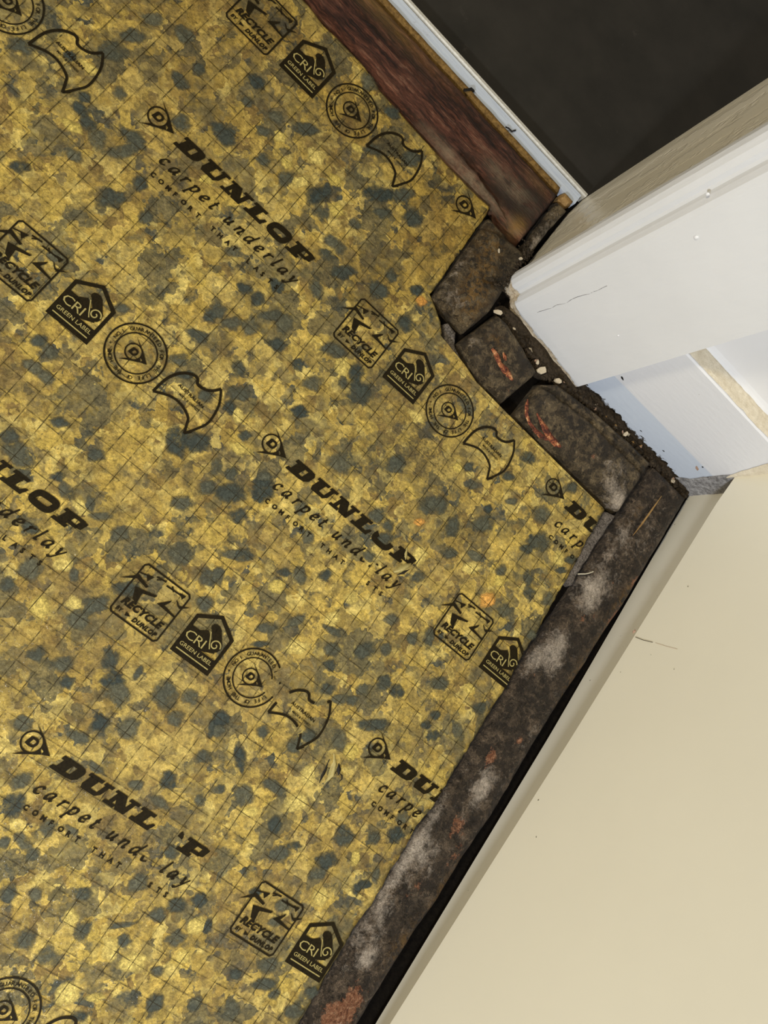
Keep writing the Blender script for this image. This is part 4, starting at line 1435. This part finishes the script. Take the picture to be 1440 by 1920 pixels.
V, F, at = slab([(85.4, 277.4), (85.2, 300), (85.4, 316)], [(92.6, 276.4), (92.6, 300), (94.4, 316)], 8.2, 12, 60, 2.5, 1.0, 19, {'white': [(90, 290, 4, 20, .5)], 'dark': [(93, 285, 3, 10, .5)]})
fb = link('filler_wedge', V, F, 'grime', None, (89.5, 296, 0), at, True)
tag(fb, 'dusty brown wedge between the split board and the jamb', 'wedge')
V, F, at = slab([(85.6, 317), (91.6, 316.8)], [(85.2, 322.6), (94.2, 322.4)], 9.4, 8, 16, 1.5, .7, 21, {})
fb = link('wood_splinter', V, F, 'splinter', None, (89.5, 319.5, 0), at, True)
tag(fb, 'pale orange splinter of bare wood at the end of the metal strip', 'splinter')

# mortar showing between underlay and blocks
V, F, at = slab([(76.6, 209.6), (82, 204.2), (92.4, 202.2), (99, 200.8)], [(78.6, 212.8), (86, 212.6), (90.0, 205.6), (99.6, 201.4)], 4.5, 14, 40, 1.5, 1.6, 23, {})
o = link('mortar_patch', V, F, 'mortar', None, (88, 206, 0), at, True)
tag(o, 'small grey gritty mortar patch between the first two edging blocks', 'mortar')
V, F, at = slab([(220.0, 195.2), (220.6, 171), (222.6, 146)], [(227.6, 197.6), (226.8, 171), (228.0, 146)], 7.4, 14, 70, 1.5, 1.4, 25, {})
o = link('mortar_patch', V, F, 'mortar', None, (224, 171, 0), at, True)
tag(o, 'grey gritty mortar line between the underlay corner and the edging strip', 'mortar')

# ---- dirt packed along the foot of the skirting: nobody could count it
items = []
rg = random.Random(5)
for k_ in range(1500):
    x = rg.uniform(96, 262)
    lo = interp([(96, 238), (120, 234), (140, 228), (150, 232), (180, 236.5), (206, 238), (262, 238.5)], x)
    hi = interp([(96, 246), (105, 244), (160, 239), (162, 245.5), (262, 245)], x)
    y = lo + (hi - lo) * rg.random()
    r = rg.choice((.5, .7, .9, 1.2, 1.6, 2.4))
    items.append(lump(x, y, r * .5 + 6.5 * (1 - (y - lo) / (hi - lo + .1)) * rg.uniform(.6, 1.0), r, 1.3, 1, .7, rg))
for k_ in range(260):
    x, y = rg.gauss(90, 3.0), rg.uniform(246, 280)
    if x < 92.5:
        r = rg.choice((.4, .6, .8, 1.1))
        items.append(lump(x, y, 9.8 + r * .3 - max(0, x - 90) * .8, r, 1.2, 1, .7, rg))
V, F = merge(items)
V2, F2, _ = slab([(97, 237.2), (120, 234), (139, 228), (150, 232), (180, 236.4), (206, 238.2), (263, 238.6)], [(97, 245), (110, 247), (160, 247), (161, 252), (240, 251), (263, 251)], 5.0, 24, 220, 5.0, 2.6, 27, {})
V, F = merge([(V, F), (V2, F2)])
d = link('dirt', V, F, 'dirt', None, (180, 238, 0))
tag(d, 'dark crumbly dirt packed along the foot of skirting and architrave', 'dirt', None, 'stuff')

# ---- flakes and crumbs lying about
def flake(x, y, z, a, b, t, ang, mat, lab, cat='flake', name='paint_flake', group='paint and plaster flakes by the skirting', tilt=.2):
    rg = random.Random(int(x * 13 + y * 7))
    n = 7
    V = []
    for zz in (0, 1):
        for k_ in range(n):
            q = 2 * math.pi * k_ / n
            rr = (rg.uniform(.7, 1.15) if zz == 0 else 1)
            if zz == 0:
                V.append([math.cos(q) * a * rr, math.sin(q) * b * rr, 0])
            else:
                V.append([V[k_][0] * .93, V[k_][1] * .93, t])
    c_, s_ = math.cos(ang), math.sin(ang)
    V = [(x + p[0] * c_ - p[1] * s_, y + p[0] * s_ + p[1] * c_, z + p[2] + tilt * p[0]) for p in V]
    mn = min(p[2] for p in V)
    F = [tuple(range(n - 1, -1, -1)), tuple(range(n, 2 * n))] + [(k_, (k_ + 1) % n, n + (k_ + 1) % n, n + k_) for k_ in range(n)]
    o = link(name, V, F, mat, None, (x, y, mn))
    tag(o, lab, cat, group)
    return o
flake(96.6, 236.2, 8.6, 2.6, 1.5, .6, .5, 'flake', 'white flake at the left foot of the architrave')
flake(137.6, 230.6, 7.0, 3.4, 2.2, .9, .9, 'flake', 'largest cream flake in the dirt beside the red scraped block')
flake(133.0, 232.4, 6.6, 1.8, 1.1, .6, 2.2, 'flake', 'small cream flake next to the largest flake')
flake(149.4, 233.0, 6.4, 2.2, 1.7, 1.6, .2, 'flake', 'chunky cream flake where architrave and skirting meet')
flake(203.0, 239.4, 7.0, 2.4, 1.2, .7, 1.2, 'flake', 'cream flake stuck in the dirt below the middle of the skirting')
flake(88.0, 268.6, 10.9, 1.4, 1.0, .8, .3, 'flake', 'tiny white flake on the ochre stained block by the jamb')
flake(75.5, 262.0, 11.2, 1.2, .6, .5, 2.4, 'flake', 'tiny white sliver on the ochre stained block')
rg = random.Random(21)
for k_ in range(26):
    x = rg.uniform(100, 255)
    lo = interp([(96, 238), (120, 235), (140, 229), (150, 233), (180, 237), (206, 239), (262, 239)], x)
    y = lo + rg.uniform(.5, 4.0)
    v, f = lump(x, y, 6.4 - (y - lo) * .5, rg.uniform(.8, 1.7), 1.4, .9, .6, rg)
    o = link('plaster_crumb', v, f, rg.choice(('flake', 'splinter', 'tan')), None, (x, y, 5.5 - (y - lo) * .5))
    tag(o, 'tiny pale crumb in the dirt along the foot of the skirting', 'crumb', 'tiny crumbs along the skirting')
# broken plaster at the foot of the rounded architrave edge
items = []
rg = random.Random(9)
for k_ in range(26):
    items.append(lump(94.6 + rg.gauss(0, 1.3), 256.6 + rg.gauss(0, 2.6), 5 + rg.uniform(-3, 4), rg.uniform(1.2, 2.4), 1.2, 1.1, 1, rg))
V, F = merge(items)
o = link('plaster_lump', V, F, 'rough_grey', None, (94.6, 256.6, 0))
tag(o, 'crumbled grey and white plaster lump at the foot of the rounded architrave edge', 'plaster')


def tube(pts, r, n=5):
    V, F = [], []
    for i, p in enumerate(pts):
        a = Vector(pts[max(i - 1, 0)])
        b = Vector(pts[min(i + 1, len(pts) - 1)])
        t = (b - a).normalized()
        s_ = t.cross(Vector((0, 0, 1)))
        s_ = s_.normalized() if s_.length > 1e-6 else Vector((1, 0, 0))
        u_ = s_.cross(t)
        for k_ in range(n):
            q = 2 * math.pi * k_ / n
            V.append(tuple(Vector(p) + r * (math.cos(q) * s_ + math.sin(q) * u_)))
    for i in range(len(pts) - 1):
        for k_ in range(n):
            a, b = i * n + k_, i * n + (k_ + 1) % n
            F.append((a, b, b + n, a + n))
    F += [tuple(range(n - 1, -1, -1)), tuple((len(pts) - 1) * n + k_ for k_ in range(n))]
    return V, F


V, F = tube([(225.8, 153.6, 8.4), (227.2, 154.8, 9.4), (229.0, 156.2, 9.9), (231.0, 158.4, 10.0), (232.6, 160.6, 9.7)], .28)
o = link('fibre', V, F, 'fibre', None, (229, 156.5, 8.4))
tag(o, 'pale curved fibre lying across the gap beside the mouldy strip', 'fibre')
V, F = tube([(36.2, 322.2, 8.8), (38.0, 323.6, 8.2), (40.4, 324.6, 7.2), (41.8, 327.2, 6.9)], .45)
o = link('black_hook', V, F, 'black', None, (38.5, 324.5, 6.5))
tag(o, 'small black bent wire sticking onto the metal strip', 'wire')
V, F = tube([(6.0, 318.4, 8.6), (7.6, 320.2, 9.2), (8.6, 322.6, 8.8), (10.4, 324.0, 7.2)], .8)
o = link('black_scrap', V, F, 'black', None, (8, 321, 6.5))
tag(o, 'dark scrap of debris on the board edge by the metal strip', 'scrap')

# ---- cracks, drips and specks on the painted boards
def rod(name, pts, r, mat, parent):
    v, f = tube(pts, r, 4)
    part(name, v, f, mat, parent)


def fy(x):
    return 246.0 - (x - 104) * 7 / 57.0


rod('crack', [(111.0 + .8 * fbm(t, 0, 9, 41, 2) + t * .055, fy(111.0 + t * .055) - .02, 22 + t) for t in range(0, 60, 2)], .10, 'dirt', arch)
rod('joint_gap', [(161.4, 244.6, 3 + t * 2) for t in range(20)], .55, 'black', bb)
for k_, (x, z, r) in enumerate(((98.8, 156, .8), (111.6, 141, 1.0), (140, 64, .6))):
    v, f = [], []
    for i in range(3):
        for q in range(8):
            t = q * math.pi / 4
            rr = r * (1.0, .75, .25)[i]
            v.append((x + rr * math.cos(t), (fy(x) if x > 104 else 248.5) - (0, .45, .7)[i] * r, z + 1.3 * rr * math.sin(t)))
    for i in range(2):
        for q in range(8):
            f.append((i * 8 + q, i * 8 + (q + 1) % 8, i * 8 + 8 + (q + 1) % 8, i * 8 + 8 + q))
    f.append(tuple(16 + q for q in range(8)))
    part('paint_drip', v, f, 'flake' if k_ < 0 else 'wall', arch, None, True)
rod('scratch', [(253.4, 134.6, 45.5), (253.4, 133.6, 52), (253.4, 133.2, 60)], .16, 'dirt', wr)
rod('scratch', [(253.45, 133.2, 62), (253.45, 132.4, 70), (253.45, 131.8, 79)], .08, 'tan', wr)
for (y_, z_, r_) in ((168.8, 61.4, .45), (120.8, 84.3, .4), (35.8, 46.7, .5), (113, 50, .35), (126, 64, .3), (20, 60, .4)):
    v, f = lump(253.4, y_, z_, r_, .4, 1, 1)
    part('speck', v, f, 'dirt', wr)
v, f = lump(253.0, 137.6, 42.6, 1.5, .5, 1.0, 1.0)
part('chipped_edge', v, f, 'tan', wr)
